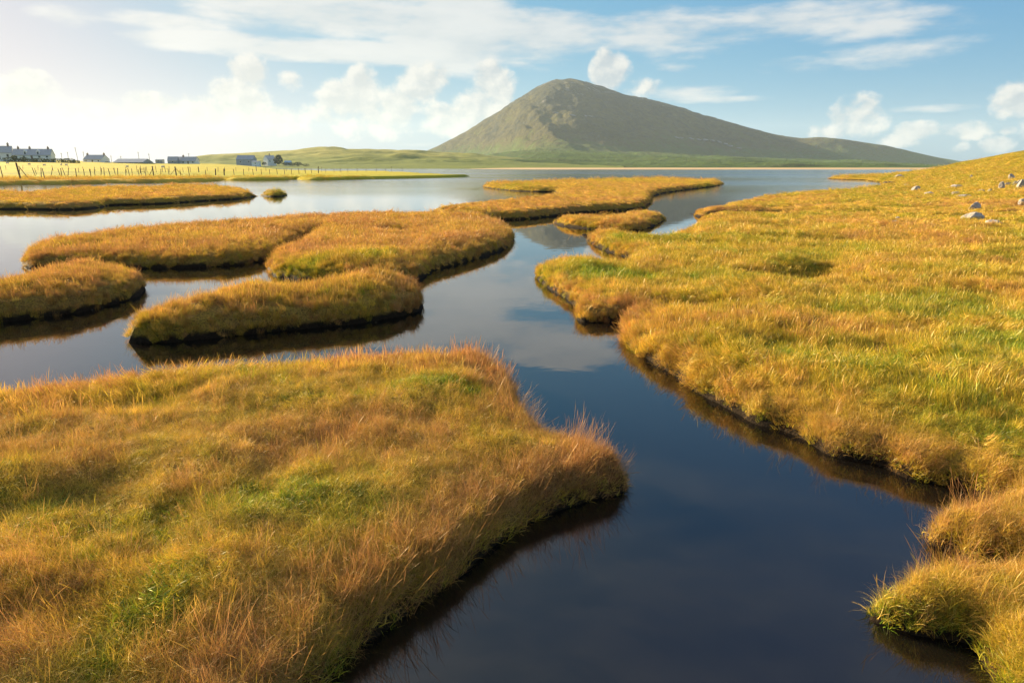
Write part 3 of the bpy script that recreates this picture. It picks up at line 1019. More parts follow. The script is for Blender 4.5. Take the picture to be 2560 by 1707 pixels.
def grass_tree():
    nt = bpy.data.node_groups.new('scatter_grass', 'GeometryNodeTree')
    nt.interface.new_socket('Geometry', in_out='INPUT', socket_type='NodeSocketGeometry')
    nt.interface.new_socket('Geometry', in_out='OUTPUT', socket_type='NodeSocketGeometry')
    gi = nt.nodes.new('NodeGroupInput')
    go = nt.nodes.new('NodeGroupOutput')
    ci = nt.nodes.new('GeometryNodeCollectionInfo')
    ci.inputs['Collection'].default_value = CLUMPS
    ci.inputs['Separate Children'].default_value = True
    ci.inputs['Reset Children'].default_value = True
    ip = nt.nodes.new('GeometryNodeInstanceOnPoints')
    ip.inputs['Pick Instance'].default_value = True

    def at(name, typ):
        n = nt.nodes.new('GeometryNodeInputNamedAttribute')
        n.data_type = typ
        n.inputs['Name'].default_value = name
        return n.outputs['Attribute']
    er = nt.nodes.new('FunctionNodeEulerToRotation')
    L = nt.links.new
    L(gi.outputs[0], ip.inputs['Points'])
    L(ci.outputs[0], ip.inputs['Instance'])
    L(at('idx', 'INT'), ip.inputs['Instance Index'])
    L(at('rot', 'FLOAT_VECTOR'), er.inputs[0])
    L(er.outputs[0], ip.inputs['Rotation'])
    L(at('scl', 'FLOAT_VECTOR'), ip.inputs['Scale'])
    L(ip.outputs[0], go.inputs[0])
    return nt


GT = grass_tree()
N_INST = [0]


def scatter(ter, label, hscale=lambda x, y, d: 1.0 + 0 * x, dens=1.0, rmax=150.0, stalks=1.0, leafy=0.0, zmin=0.0, reeds=()):
    V, F, D, TT = ter['V'], ter['F'], ter['D'], ter['T']
    P0, P1, P2 = V[F[:, 0]], V[F[:, 1]], V[F[:, 2]]
    cr = np.cross(P1 - P0, P2 - P0)
    ar = 0.5 * np.linalg.norm(cr, axis=1)
    nrm = cr / (2 * ar[:, None] + 1e-12)
    cen = (P0 + P1 + P2) / 3
    r = np.hypot(cen[:, 0], cen[:, 1])
    vis = (np.abs(np.arctan2(cen[:, 0], cen[:, 1])) < 0.93) & (cen[:, 1] > 0.8) & (r < rmax)
    de = np.where(r < 7, 1000 * np.clip(3.5 / r, 0.5, 1), np.where(r < 26, 150 * (7 / r) ** 0.75, 26 * (26 / r) ** 1.3)) * dens
    lam = ar * de * vis
    cnt = rng.poisson(lam)
    ti = np.repeat(np.arange(len(F)), cnt)
    n = len(ti)
    a, b = rng.uniform(0, 1, n), rng.uniform(0, 1, n)
    sw = a + b > 1
    a[sw], b[sw] = 1 - a[sw], 1 - b[sw]
    w = np.stack([1 - a - b, a, b], 1)
    P = P0[ti] * w[:, :1] + P1[ti] * w[:, 1:2] + P2[ti] * w[:, 2:]
    d = (D[F[ti]] * w).sum(1)
    t = (TT[F[ti]] * w).sum(1)
    nn = nrm[ti]
    keep = P[:, 2] > zmin + np.where(np.hypot(P[:, 0], P[:, 1]) > 6, 0.05, 0.03) * sstep(0.45, 0.75, fbm(P[:, 0] * 2.3, P[:, 1] * 2.3, 3, 231)) + 0.04 * rng.uniform(0, 1, n)
    P, d, t, nn = P[keep], d[keep], t[keep], nn[keep]
    n = len(P)
    x, y = P[:, 0], P[:, 1]
    rj = np.hypot(x, y) * np.exp(rng.normal(0, 0.08, n))
    u = rng.uniform(0, 1, n)
    idx = np.where(rj < 7, rng.integers(0, 6, n), np.where(rj < 26, 12 + rng.integers(0, 5, n), 17 + rng.integers(0, 4, n)))
    patch = fbm(x * 1.7, y * 1.7, 3, 201)
    tall = (rj < 9) & (u < stalks * (0.03 + 0.14 * sstep(0.5, 0.75, patch) + 0.10 * sstep(0.35, 0.05, d)) * sstep(.35, .7, t) + (spots(x, y, reeds) if reeds else 0))
    idx = np.where(tall, 6 + rng.integers(0, 3, n), idx)
    low = (rj < 7) & ~tall & (u > 1 - leafy * sstep(0.55, 0.35, t) - 0.5 * (P[:, 2] < 0.14))
    idx = np.where(low, 9 + rng.integers(0, 3, n), idx)
    # lie of the grass: swirls, and hanging out over the banks
    ang = 2 * np.pi * (fbm(x * 0.55, y * 0.55, 3, 211) * 2.2) + rng.normal(0, 1.1, n)
    amt = 0.15 + 0.75 * sstep(0.45, 0.72, fbm(x * 1.1, y * 1.1, 3, 212)) + rng.normal(0, 0.14, n)
    amt = np.where(tall, amt * 0.35, amt)
    vx = np.cos(ang) * np.sin(amt) + nn[:, 0] * 0.45
    vy = np.sin(ang) * np.sin(amt) + nn[:, 1] * 0.45
    vz = np.maximum(np.cos(amt), 0.12)
    tilt = np.arctan2(np.hypot(vx, vy), vz)
    phi = np.arctan2(vy, vx)
    rot = np.stack([rng.normal(0, 0.12, n), tilt, phi], 1)
    hs = hscale(x, y, d) * np.exp(rng.normal(0, 0.20, n)) * (0.72 + 0.55 * patch)
    hs = np.where(tall, hs * (1.15 + (spots(x, y, reeds) if reeds else 0)), hs)
    ws = np.exp(rng.normal(0, 0.15, n)) * np.where(rj < 7, 1.0, np.where(rj < 26, np.clip(rj / 16, 0.75, 1.5), np.clip(rj / 45, 0.8, 2.6))) * np.where(rj > 9, 0.5 + 0.5 * sstep(0.05, 0.7, d), 1.0)
    scl = np.stack([ws * np.where(tall, 0.9, 1), ws, hs], 1)
    tint = np.clip(t + rng.normal(0, 0.15, n) + 0.30 * (patch - .5) + np.where(tall, 0.22, 0) - np.where(low, 0.25, 0), 0.0, 1.0)
    val = np.clip(np.exp(rng.normal(0, 0.24, n)), 0.5, 1.6)
    m = bpy.data.meshes.new('grass')
    m.vertices.add(n)
    m.vertices.foreach_set('co', P.astype(np.float32).ravel())
    fattr(m, 'rot', rot, 'FLOAT_VECTOR')
    fattr(m, 'scl', scl, 'FLOAT_VECTOR')
    fattr(m, 'idx', idx, 'INT')
    fattr(m, 'tint', tint)
    fattr(m, 'val', val)
    o = link('grass', m)
    md = o.modifiers.new('scatter', 'NODES')
    md.node_group = GT
    prop(o, label, 'grass', kind='stuff')
    N_INST[0] += n


K = list(TERR.keys())
scatter(TERR[K[0]], 'tangled rusty and olive grass covering the island with the pointed tip', lambda x, y, d: 1.0 + 0.1 * sstep(.5, .1, d), stalks=1.0, leafy=.5, reeds=[(1450, 1110, .12, .15, .5), (1500, 1140, .10, .12, .5), (530, 905, .3, .25, .3), (330, 930, .3, .2, .25), (1230, 880, .2, .2, .3)])
scatter(TERR[K[1]], 'rusty grass with a green patch covering the long narrow island', lambda x, y, d: 1.0 + 0 * x, stalks=1.2)
scatter(TERR[K[2]], 'tawny grass covering the largest middle island with the forked creek')
scatter(TERR[K[3]], 'rust brown grass covering the island with the sheer dark end')
scatter(TERR[K[4]], 'short tawny grass covering the flat lobed island')
scatter(TERR[K[5]], 'short olive grass on the tiny round islet')
scatter(TERR[K[6]], 'tawny grass covering the small oval island')
scatter(TERR[K[7]], 'short golden grass covering the ragged island with the spit')
scatter(TJ, 'golden and green grass covering the sunlit bank and knoll', lambda x, y, d: 0.9 + 0.25 * sstep(8, 3, y) + 0.15 * sstep(.5, .1, d), stalks=0.8, leafy=.3, rmax=170)
scatter(TG, 'short yellow grass along the meadow edge beside the water', lambda x, y, d: 0.9 + 0 * x, rmax=130, dens=.7)
print('grass instances', N_INST[0])


# ------------------------------------------------------------------ rocks, fences, houses
from mathutils.bvhtree import BVHTree


def bvh_of(ter):
    return BVHTree.FromPolygons([tuple(v) for v in ter['V'].tolist()], [tuple(f) for f in ter['F'].tolist()])


BJ, BG = bvh_of(TJ), bvh_of(TG)


def hit(bvh, px, py, fallback=0.4):
    d = Vector(pix_dir(px, py)).normalized()
    loc, n, i, dist = bvh.ray_cast(Vector((0, 0, CAM_H)), d)
    if loc is None:
        return Vector((*unproj(px, max(py, 421), fallback), fallback))
    return loc


def ground(bvh, x, y, fb=0.4):
    loc, n, i, dist = bvh.ray_cast(Vector((x, y, 80)), Vector((0, 0, -1)))
    return loc.z if loc is not None else fb


def make_rock(seed, sx, sy, sz, cuts=7):
    g = random.Random(seed)
    bm = bmesh.new()
    bmesh.ops.create_icosphere(bm, subdivisions=3, radius=1.0)
    planes = []
    for _ in range(cuts):
        n = Vector((g.uniform(-1, 1), g.uniform(-1, 1), g.uniform(-.3, 1))).normalized()
        planes.append((n, g.uniform(0.55, 0.85)))
    off = Vector((g.uniform(0, 50), g.uniform(0, 50), g.uniform(0, 50)))
    from mathutils import noise as mn
    for v in bm.verts:
        c = v.co.copy()
        for n, d in planes:
            k = c.dot(n) - d
            if k > 0:
                c -= n * k * 0.9
        c *= 1 + 0.16 * mn.noise(c * 1.6 + off) + 0.07 * mn.noise(c * 4.5 + off)
        v.co = Vector((c.x * sx, c.y * sy, c.z * sz))
    me = bpy.data.meshes.new('rock')
    bm.to_mesh(me)
    bm.free()
    return me


GR = 'pale boulders scattered over the knoll'
GS = 'small stones in the grass'
SM = 'small pale stone sunk in the golden grass below the knoll'
BL = 'pale boulder in the heap on the upper slope of the knoll'
ROCKS = [  # pixel centre of the foot, width and height in pixels, tilt, material, label, group
    (2250, 446, 28, 9, 0, 'rock', 'wide domed pale rock on the grassy point beside the bay', None),
    (2222, 459, 26, 5, 0, 'dark_rock', 'low dark wet rock at the waterline of the grassy point', None),
    (2194, 467, 13, 4, 0, 'dark_rock', 'short brown rock on the turf edge facing the bay', None),
    (2269, 467, 16, 7, .2, 'rock', 'small peaked grey rock just inland of the domed rock', None),
    (2287, 477, 24, 10, -.35, 'rock', 'pale slab leaning up to one side on the flat below the knoll', None),
    (2385, 470, 32, 8, -.15, 'rock', 'long low two-tone rock, dark at one end, on the green slope', None),
    (2389, 486, 21, 7, -.1, 'rock', 'low pale rock with a dark top between the two long rocks', None),
    (2407, 494, 33, 7, -.1, 'rock', 'long flat mottled dark and pale rock at the foot of the knoll', None),
    (2326, 487, 25, 7, .1, 'rock', 'nearly buried tan rock with only its back showing', None),
    (2436, 524, 28, 17, 0, 'rock', 'upright cream boulder with a blunt square top in the grass', None),
    (2433, 552, 54, 18, -.28, 'rock', 'largest long slab sloping up to a dark blunt end', None),
    (2487, 561, 37, 10, .05, 'rock', 'dark grey wedge rock next to the largest slab', None),
    (2252, 532, 21, 4, 0, 'rock', 'flat bluish stone level with the grass', None),
    (2236, 558, 17, 7, -.2, 'rock', SM, GS), (2244, 546, 10, 4, 0, 'rock', SM, GS), (2501, 647, 17, 7, 0, 'rock', SM, GS),
    (2528, 450, 14, 14, -.3, 'rock', 'lone upright pale rock near the crest of the knoll', None),
    (2504, 473, 14, 16, -.2, 'rock', BL, GR), (2521, 464, 21, 7, 0, 'rock', BL, GR), (2539, 463, 11, 9, 0, 'rock', BL, GR), (2551, 472, 20, 20, 0, 'rock', BL, GR), (2549, 462, 14, 10, 0, 'rock', BL, GR),
    (2556, 512, 18, 14, 0, 'rock', 'pale knobbly boulder alone on the mid slope, right of the cream boulder', None),
    (2452, 479, 16, 5, 0, 'rock', 'thin row of pale stone edging a hollow in the knoll', None), (2474, 481, 11, 8, 0, 'rock', 'stubby pale rock at the lip of a hollow in the knoll', None),
    (2428, 445, 6, 7, 0, 'rock', 'tiny pale rock high on the yellow green shoulder of the knoll', None)]
for i, (px, py, w, h, tilt, mat, lab, grp) in enumerate(ROCKS):
    p = hit(BJ, px, py)
    k = p.length / FPX
    sx, sz = w * k * 0.46, h * k * 0.66
    o = link('rock', make_rock(300 + i, sx, sx * 0.75, sz), None, MATS[mat])
    d = Vector((p.x, p.y, 0)).normalized()
    o.location = (p.x + d.x * sx * .4, p.y + d.y * sx * .4, p.z + h * k * 0.27)
    o.rotation_euler = (0.1, tilt, -0.5 * (i % 3) * .3)
    prop(o, lab, 'rock', grp)

# ---- fences
def post_mesh(rad):
    bm = bmesh.new()
    n = 7
    rings = []
    for z, r in ((-0.35, 1.0), (0.0, 1.02), (0.5, .97), (0.96, .93), (1.0, .45)):
        rings.append([bm.verts.new((math.cos(2 * math.pi * k / n) * rad * r * (1 + .12 * math.sin(k * 2.3)), math.sin(2 * math.pi * k / n) * rad * r, z)) for k in range(n)])
    for a, b in zip(rings, rings[1:]):
        for k in range(n):
            bm.faces.new((a[k], a[(k + 1) % n], b[(k + 1) % n], b[k]))
    bm.faces.new(rings[-1])
    me = bpy.data.meshes.new('post')
    bm.to_mesh(me)
    bm.free()
    me.materials.append(MATS['wood_post'])
    return me


POST, STRAINER = post_mesh(0.055), post_mesh(0.11)


def bar(name, a, b, rad, mat, parent, n=5):
    a, b = Vector(a), Vector(b)
    z = (b - a).normalized()
    x = z.orthogonal().normalized()
    y = z.cross(x)
    bm = bmesh.new()
    r0 = [bm.verts.new(a + (x * math.cos(2 * math.pi * k / n) + y * math.sin(2 * math.pi * k / n)) * rad) for k in range(n)]
    r1 = [bm.verts.new(b + (x * math.cos(2 * math.pi * k / n) + y * math.sin(2 * math.pi * k / n)) * rad) for k in range(n)]
    for k in range(n):
        bm.faces.new((r0[k], r0[(k + 1) % n], r1[(k + 1) % n], r1[k]))
    bm.faces.new(r0[::-1]); bm.faces.new(r1)
    me = bpy.data.meshes.new(name)
    bm.to_mesh(me)
    bm.free()
    return link(name, me, parent, mat)


def fence(posts, label, braces=(), wires=(0.35, 0.65, 0.92), seed=1):
    """posts: (pixel x, pixel y of the foot, height in pixels, lean, strainer?)"""
    g = random.Random(seed)
    root = link('fence', None)
    pts = []
    for px, py, h, lean, st in posts:
        p = hit(BG, px, py)
        hm = max(0.6, h / FPX * p.length)
        o = link('post', STRAINER if st else POST, root)
        o.location = p
        o.scale = (1, 1, hm)
        o.rotation_euler = (g.uniform(-.04, .04), lean + g.uniform(-.03, .03), g.uniform(0, 6))
        pts.append((p, hm))
    root_at = pts[0][0].copy()
    for f in wires:
        bm = bmesh.new()
        for (p, hm), (q, hn) in zip(pts, pts[1:]):
            a, b = p + Vector((0, 0, hm * f)), q + Vector((0, 0, hn * f))
            s = Vector((0, 0, 0.006))
            v = [bm.verts.new(a - s), bm.verts.new(b - s), bm.verts.new(b + s), bm.verts.new(a + s)]
            bm.faces.new(v)
            t = (b - a).cross(Vector((0, 0, 1))).normalized() * 0.006
            v = [bm.verts.new(a - t), bm.verts.new(b - t), bm.verts.new(b + t), bm.verts.new(a + t)]
            bm.faces.new(v)
        me = bpy.data.meshes.new('wire')
        bm.to_mesh(me)
        bm.free()
        link('wire', me, root, MATS['wire'])
    for i, dpx in braces:
        p, hm = pts[i]
        q = hit(BG, posts[i][0] + dpx, posts[i][1] - 1)
        bar('brace', p + Vector((0, 0, hm * .78)), q + Vector((0, 0, -.05)), 0.05, MATS['wood_post'], root)
    prop(root, label, 'fence', 'post and wire fences on the meadow')
    return root


l = .10
fence([(8, 448, 26, l, 0), (52, 450, 34, .16, 1), (103, 447, 22, l, 0), (112, 449, 22, .05, 0), (155, 446, 20, .04, 0), (192, 447, 21, .06, 0), (227, 442, 16, .08, 0), (238, 442, 15, .06, 0), (261, 442, 19, .06, 0), (276, 442, 17, .15, 0),
       (295, 442, 18, .12, 0), (315, 440, 13, .06, 0), (324, 440, 16, .1, 0), (331, 441, 17, .25, 0), (348, 441, 14, .08, 0), (354, 441, 15, .1, 0), (364, 440, 18, .15, 0), (384, 440, 21, .12, 1), (402, 440, 15, .12, 0), (423, 439, 15, .12, 0),
       (441, 440, 20, .08, 1), (452, 440, 13, .12, 0), (474, 442, 22, .05, 0)] + [(400 + x / 2.94, 340 + b / 2.94, (b - a) / 2.94, .06, 1 if b - a > 40 else 0) for x, a, b in
      [(335, 255, 291), (408, 247, 290), (472, 247, 290), (545, 248, 288), (615, 248, 288), (687, 248, 287), (747, 248, 286), (808, 248, 285), (863, 244, 283), (917, 244, 283), (968, 244, 282), (1022, 243, 280), (1070, 240, 277),
       (1115, 240, 275), (1165, 228, 273), (1218, 243, 272), (1280, 243, 270), (1330, 242, 269), (1380, 242, 268), (1450, 240, 266), (1515, 240, 265), (1590, 240, 265), (1660, 238, 264), (1700, 225, 264), (1780, 235, 263)]],
      'long weathered post and wire fence along the water side of the meadow', [(1, 22), (17, -11), (20, -17), (20, 16)])
fence([(47, 438, 15, .25, 0), (88, 440, 17, .25, 0), (91, 436, 12, .15, 0), (128, 438, 14, .28, 0), (151, 442, 16, .2, 0), (163, 440, 17, .22, 0), (170, 441, 17, .2, 0), (211, 440, 14, .25, 0), (227, 438, 13, .1, 0), (252, 440, 16, .25, 0), (289, 438, 14, .2, 0)],
      'short line of leaning posts behind the water side fence', (), (.5, .9), 2)
fence([(15, 424, 8, .2, 0), (57, 425, 9, .15, 0), (95, 426, 10, .2, 0), (133, 427, 10, .15, 0), (172, 424, 7, .1, 0), (197, 432, 10, .2, 0), (209, 428, 9, .1, 0), (238, 428, 9, .08, 0), (252, 429, 10, .12, 0), (286, 428, 8, .1, 0), (316, 432, 12, .1, 0),
       (343, 431, 14, .08, 0), (352, 431, 14, .05, 0), (368, 431, 13, .1, 0), (391, 431, 14, .1, 0), (407, 431, 12, .05, 0), (414, 431, 14, .05, 0), (423, 431, 14, .1, 0), (458, 431, 10, .05, 0), (477, 431, 12, .05, 0), (497, 431, 12, .05, 1), (518, 428, 9, .05, 0),
       (545, 430, 11, .05, 0), (562, 428, 9, .05, 0), (590, 428, 9, .05, 0), (622, 429, 9, .05, 0), (641, 428, 13, .05, 1), (665, 428, 10, .05, 0), (716, 429, 9, .05, 0), (762, 429, 8, .05, 0), (804, 430, 12, .05, 0), (850, 430, 8, .05, 0)],
      'farther thin post fence crossing the middle of the meadow', (), (.5, .9), 3)


def hurdle():
    root = link('gate', None)
    p, q = hit(BG, 351, 433), hit(BG, 361, 433)
    for a in (p, q):
        o = link('post', POST, root); o.location = a; o.scale = (1, 1, 1.25)
    for f in (.35, .7, 1.05):
        bar('rail', p + Vector((0, 0, f)), q + Vector((0, 0, f)), 0.04, MATS['wood_post'], root)
    prop(root, 'short three rail wooden hurdle set in the meadow fence', 'gate')


hurdle()

# ---- buildings
def box_bm(bm, x0, x1, y0, y1, z0, z1):
    v = [bm.verts.new(c) for c in ((x0, y0, z0), (x1, y0, z0), (x1, y1, z0), (x0, y1, z0), (x0, y0, z1), (x1, y0, z1), (x1, y1, z1), (x0, y1, z1))]
    for f in ((0, 3, 2, 1), (4, 5, 6, 7), (0, 1, 5, 4), (1, 2, 6, 5), (2, 3, 7, 6), (3, 0, 4, 7)):
        bm.faces.new([v[i] for i in f])


def part_box(name, parent, mat, *b):
    bm = bmesh.new()
    box_bm(bm, *b)
    me = bpy.data.meshes.new(name)
    bm.to_mesh(me)
    bm.free()
    return link(name, me, parent, MATS[mat])


def gable(name, parent, mat, x0, x1, y0, y1, z0, ze, zr):
    """wall body with gable ends"""
    bm = bmesh.new()
    ym = (y0 + y1) / 2
    pro = [(y0, z0), (y1, z0), (y1, ze), (ym, zr), (y0, ze)]
    a = [bm.verts.new((x0, y, z)) for y, z in pro]
    b = [bm.verts.new((x1, y, z)) for y, z in pro]
    bm.faces.new(a[::-1]); bm.faces.new(b)
    for k in range(5):
        bm.faces.new((a[k], a[(k + 1) % 5], b[(k + 1) % 5], b[k]))
    bmesh.ops.recalc_face_normals(bm, faces=bm.faces[:])
    me = bpy.data.meshes.new(name)
    bm.to_mesh(me)
    bm.free()
    return link(name, me, parent, MATS[mat])


def roof_part(parent, mat, x0, x1, y0, y1, ze, zr, t=0.18, ov=0.3):
    bm = bmesh.new()
    ym = (y0 + y1) / 2
    s = (zr - ze) / (ym - y0)
    pro = [(y0 - ov, ze - ov * s + .02), (ym, zr + .02), (y1 + ov, ze - ov * s + .02), (y1 + ov, ze - ov * s + t + .02), (ym, zr + t + .05), (y0 - ov, ze - ov * s + t + .02)]
    a = [bm.verts.new((x0 - .15, y, z)) for y, z in pro]
    b = [bm.verts.new((x1 + .15, y, z)) for y, z in pro]
    for r in ((0, 1, 4, 5), (1, 2, 3, 4)):
        bm.faces.new([a[i] for i in r]); bm.faces.new([b[i] for i in reversed(r)])
    for k in range(6):
        bm.faces.new((a[k], b[k], b[(k + 1) % 6], a[(k + 1) % 6]))
    bmesh.ops.recalc_face_normals(bm, faces=bm.faces[:])
    me = bpy.data.meshes.new('roof')
    bm.to_mesh(me)
    bm.free()
    return link('roof', me, parent, MATS[mat])


def house(name, px, py, dist, wpx, hpx, rot, label, cat='house', wall='white_render', roof='slate_roof', chims=(), dormers=0, windows=3, door=True, depth=0.5, eave=0.52, chm='chimney_stone', group=None):
    d = pix_dir(px, py)
    k = dist / d[1]
    p = Vector((d[0] * k, dist, CAM_H + d[2] * k))
    sc = p.length / FPX
    L, H = wpx * sc, hpx * sc
    Dp = max(4.0, L * depth)
    root = link(name, None)
    root.location = p
    root.rotation_euler = (0, 0, rot)
    x0, x1, y0, y1 = -L / 2, L / 2, -Dp / 2, Dp / 2
    ze, zr = H * eave, H
    gable('wall', root, wall, x0, x1, y0, y1, -2.5, ze, zr - .02)
    rf = roof_part(root, roof, x0, x1, y0, y1, ze, zr)
    for c in chims:
        cx = x0 + L * c
        part_box('chimney', rf, chm, cx - .45, cx + .45, -.4, .4, zr - .6, zr + H * .24)
        part_box('chimney_pot', rf, chm, cx - .15, cx + .15, -.15, .15, zr + H * .24 - .01, zr + H * .24 + .5)
    for i in range(dormers):
        cx = x0 + L * (i + 1) / (dormers + 1) + (.1 * L if dormers == 1 else 0)
        ym = y0 + Dp * .10
        dm = gable('dormer', rf, wall, -Dp * .24, Dp * .24, -.8, .8, ze - .1, ze + (zr - ze) * .62, ze + (zr - ze) * .95)
        dm.rotation_euler = (0, 0, math.pi / 2)
        dm.location = (cx, ym + Dp * .2, 0)
        part_box('window', rf, 'window_glass', cx - .4, cx + .4, ym - .06 * Dp, ym - .03 * Dp, ze + .25, ze + (zr - ze) * .55)
    for i in range(windows):
        cx = x0 + L * (i + .5) / windows
        if door and i == windows // 2:
            part_box('door', root, 'door_paint', cx - .5, cx + .5, y0 - .04, y0 + .05, 0, min(2.0, ze * .85))
        else:
            fr = part_box('window', root, 'white_render', cx - .62, cx + .62, y0 - .05, y0 + .05, ze * .32, ze * .82)
            part_box('pane', fr, 'window_glass', cx - .5, cx + .5, y0 - .08, y0 - .045, ze * .38, ze * .77)
    prop(root, label, cat, group)
    return root


house('cottage', 2, 399, 395, 42, 25, .45, 'white house with a tall grey slate roof at the end of the scrub bank', chims=(.86,), windows=3, depth=.55)
part = house('cottage', 86, 398, 400, 66, 19, .30, 'long white cottage with three chimneys and two roof dormers above the hedge', chims=(.12, .42, .9), dormers=2, windows=5, depth=.42, eave=.40)
house('cottage', 242, 407.5, 450, 44, 15.5, -.22, 'small white cottage with a chimney at each gable, standing alone', chims=(.04, .96), windows=3, depth=.5, eave=.45)
house('shed', 334, 412, 440, 64, 11.5, -.05, 'wide low shed with a shallow blue grey tin roof', 'shed', 'tin_cladding', 'tin_roof', windows=0, door=False, depth=.6, eave=.40)
house('shed', 400, 405.5, 460, 14, 5.5, .1, 'tiny blue grey box shed on the rise between shed and long house', 'shed', 'tin_cladding', 'tin_roof', windows=1, door=False, depth=.6, eave=.7)
house('shed', 434, 409, 458, 20, 14, .2, 'grey steep roofed byre next to the long low house', 'shed', 'tin_cladding', 'slate_roof', windows=1, door=False, depth=.7, eave=.45)
house('cottage', 470, 410.5, 462, 46, 15, -.15, 'long low pale house with one chimney on a grey roof', chims=(.3,), windows=4, depth=.35, eave=.45)
house('barn', 617, 413, 780, 40, 21, -.12, 'large dark blue grey barn with a wide tin roof', 'barn', 'tin_cladding', 'tin_roof', windows=2, door=False, depth=.45, eave=.60)
house('shed', 641, 413, 765, 17, 9, -.12, 'pale lean-to shed against the end of the barn', 'shed', 'white_render', 'tin_roof', windows=1, door=False, depth=.6, eave=.75)
house('cottage', 675, 409.5, 800, 22, 18, .9, 'tall white gabled house beside a dark clump of trees', chims=(.5,), windows=2, depth=.8, eave=.55)
house('shed', 720, 408, 790, 15, 5, .1, 'low light blue roofed shelter beyond the dark trees', 'shed', 'blue_sheet', 'blue_sheet', windows=0, door=False, depth=.6, eave=.4)


def at_dist(px, py, dist):
    d = pix_dir(px, py)
    k = dist / d[1]
    return Vector((d[0] * k, dist, CAM_H + d[2] * k))


# ---- shrubs and trees by the houses
def leaf_mesh(seed, w, d, h, n):
    g = np.random.default_rng(seed)
    u = g.normal(size=(n, 3))
    u /= np.linalg.norm(u, axis=1)[:, None]
    rad = g.uniform(0.55, 1.0, n) ** 0.6
    lob = 0.78 + 0.40 * vnoise(u[:, 0] * 2.2 + 9, u[:, 1] * 2.2 + u[:, 2] * 1.7, seed)
    c = u * (rad * lob)[:, None] * np.array([w / 2, d / 2, h / 2]) + np.array([0, 0, h * .5])
    a = g.normal(size=(n, 3)); a /= np.linalg.norm(a, axis=1)[:, None]
    b = np.cross(a, g.normal(size=(n, 3))); b /= np.linalg.norm(b, axis=1)[:, None]
    s = (0.10 * min(w, h) * g.uniform(.6, 1.3, n))[:, None]
    v = np.stack([c - a * s, c + b * s * .7, c + a * s, c - b * s * .7], 1).reshape(-1, 3)
    f = np.arange(n * 4).reshape(n, 4)
    return mesh_np('crown', v, f, False)


def shrub(px, py, dist, wpx, hpx, label, seed, name='shrub', cat='shrub', group='scrub by the cottages'):
    p = at_dist(px, py, dist)
    sc = p.length / FPX
    root = link(name, None)
    root.location = p - Vector((0, 0, .3))
    link('crown', leaf_mesh(seed, wpx * sc, wpx * sc * .6, hpx * sc * 1.1, 420), root, MATS['shrub_leaf'])
    bar('trunk', (0, 0, -.8), (0, 0, hpx * sc * .6), .12, MATS['bark'], root)
    prop(root, label, cat, group)


SH = 'rounded scrub bush in the dark hedge bank below the white cottages'
for i, (px, py, w, h) in enumerate([(25, 404, 34, 9), (48, 406, 30, 8), (72, 407, 28, 8), (100, 407, 30, 9), (122, 408, 26, 9), (146, 408, 34, 10), (170, 408, 30, 10), (188, 408, 20, 7), (60, 402, 22, 7), (84, 403, 20, 6), (35, 398, 12, 7)]):
    shrub(px, py, 380, w, h, SH, 400 + i)
SH2 = 'low scrub bush in front of the wide tin roofed shed'
for i, (px, py, w, h) in enumerate([(300, 413, 16, 6), (322, 414, 26, 6), (350, 414, 26, 7), (376, 412, 26, 5)]):
    shrub(px, py, 425, w, h, SH2, 430 + i, group='scrub by the shed')
shrub(696, 411, 790, 20, 19, 'dense dark tree clump, square topped, beside the tall white house', 450, 'tree', 'tree', None)
SH3 = 'dark bush in the hedge running on from the tall white house'
for i, (px, py, w, h) in enumerate([(660, 412, 12, 6), (714, 413, 18, 7), (730, 414, 20, 7), (746, 414, 18, 8), (764, 415, 20, 5)]):
    shrub(px, py, 770, w, h, SH3, 460 + i, group='hedge by the barn')

# ---- poles
UP = 'thin wooden utility pole standing on the skyline among the cottages'
for i, (px, yb, yt, lean) in enumerate([(195.5, 404, 376, -.09), (155, 399, 386, 0), (171, 399, 384, 0), (211, 403, 384, 0), (279, 405, 392, 0), (303, 404, 393, 0), (348, 404, 384, 0), (375, 406, 388, -.05), (473, 400, 386, 0)]):
    p = at_dist(px, yb, 470)
    H = (yb - yt) * p.length / FPX
    root = link('utility_pole', None)
    root.location = p
    root.rotation_euler = (0, lean, 0)
    bar('pole', (0, 0, -2.5), (0, 0, H), .13, MATS['wood_post'], root, 7)
    bar('crossarm', (-.6, 0, H - .5), (.6, 0, H - .5), .07, MATS['wood_post'], root)
    for sx in (-.5, .5):
        bar('insulator', (sx, 0, H - .45), (sx, 0, H - .2), .06, MATS['white_render'], root)
    prop(root, UP, 'utility pole', 'utility poles')

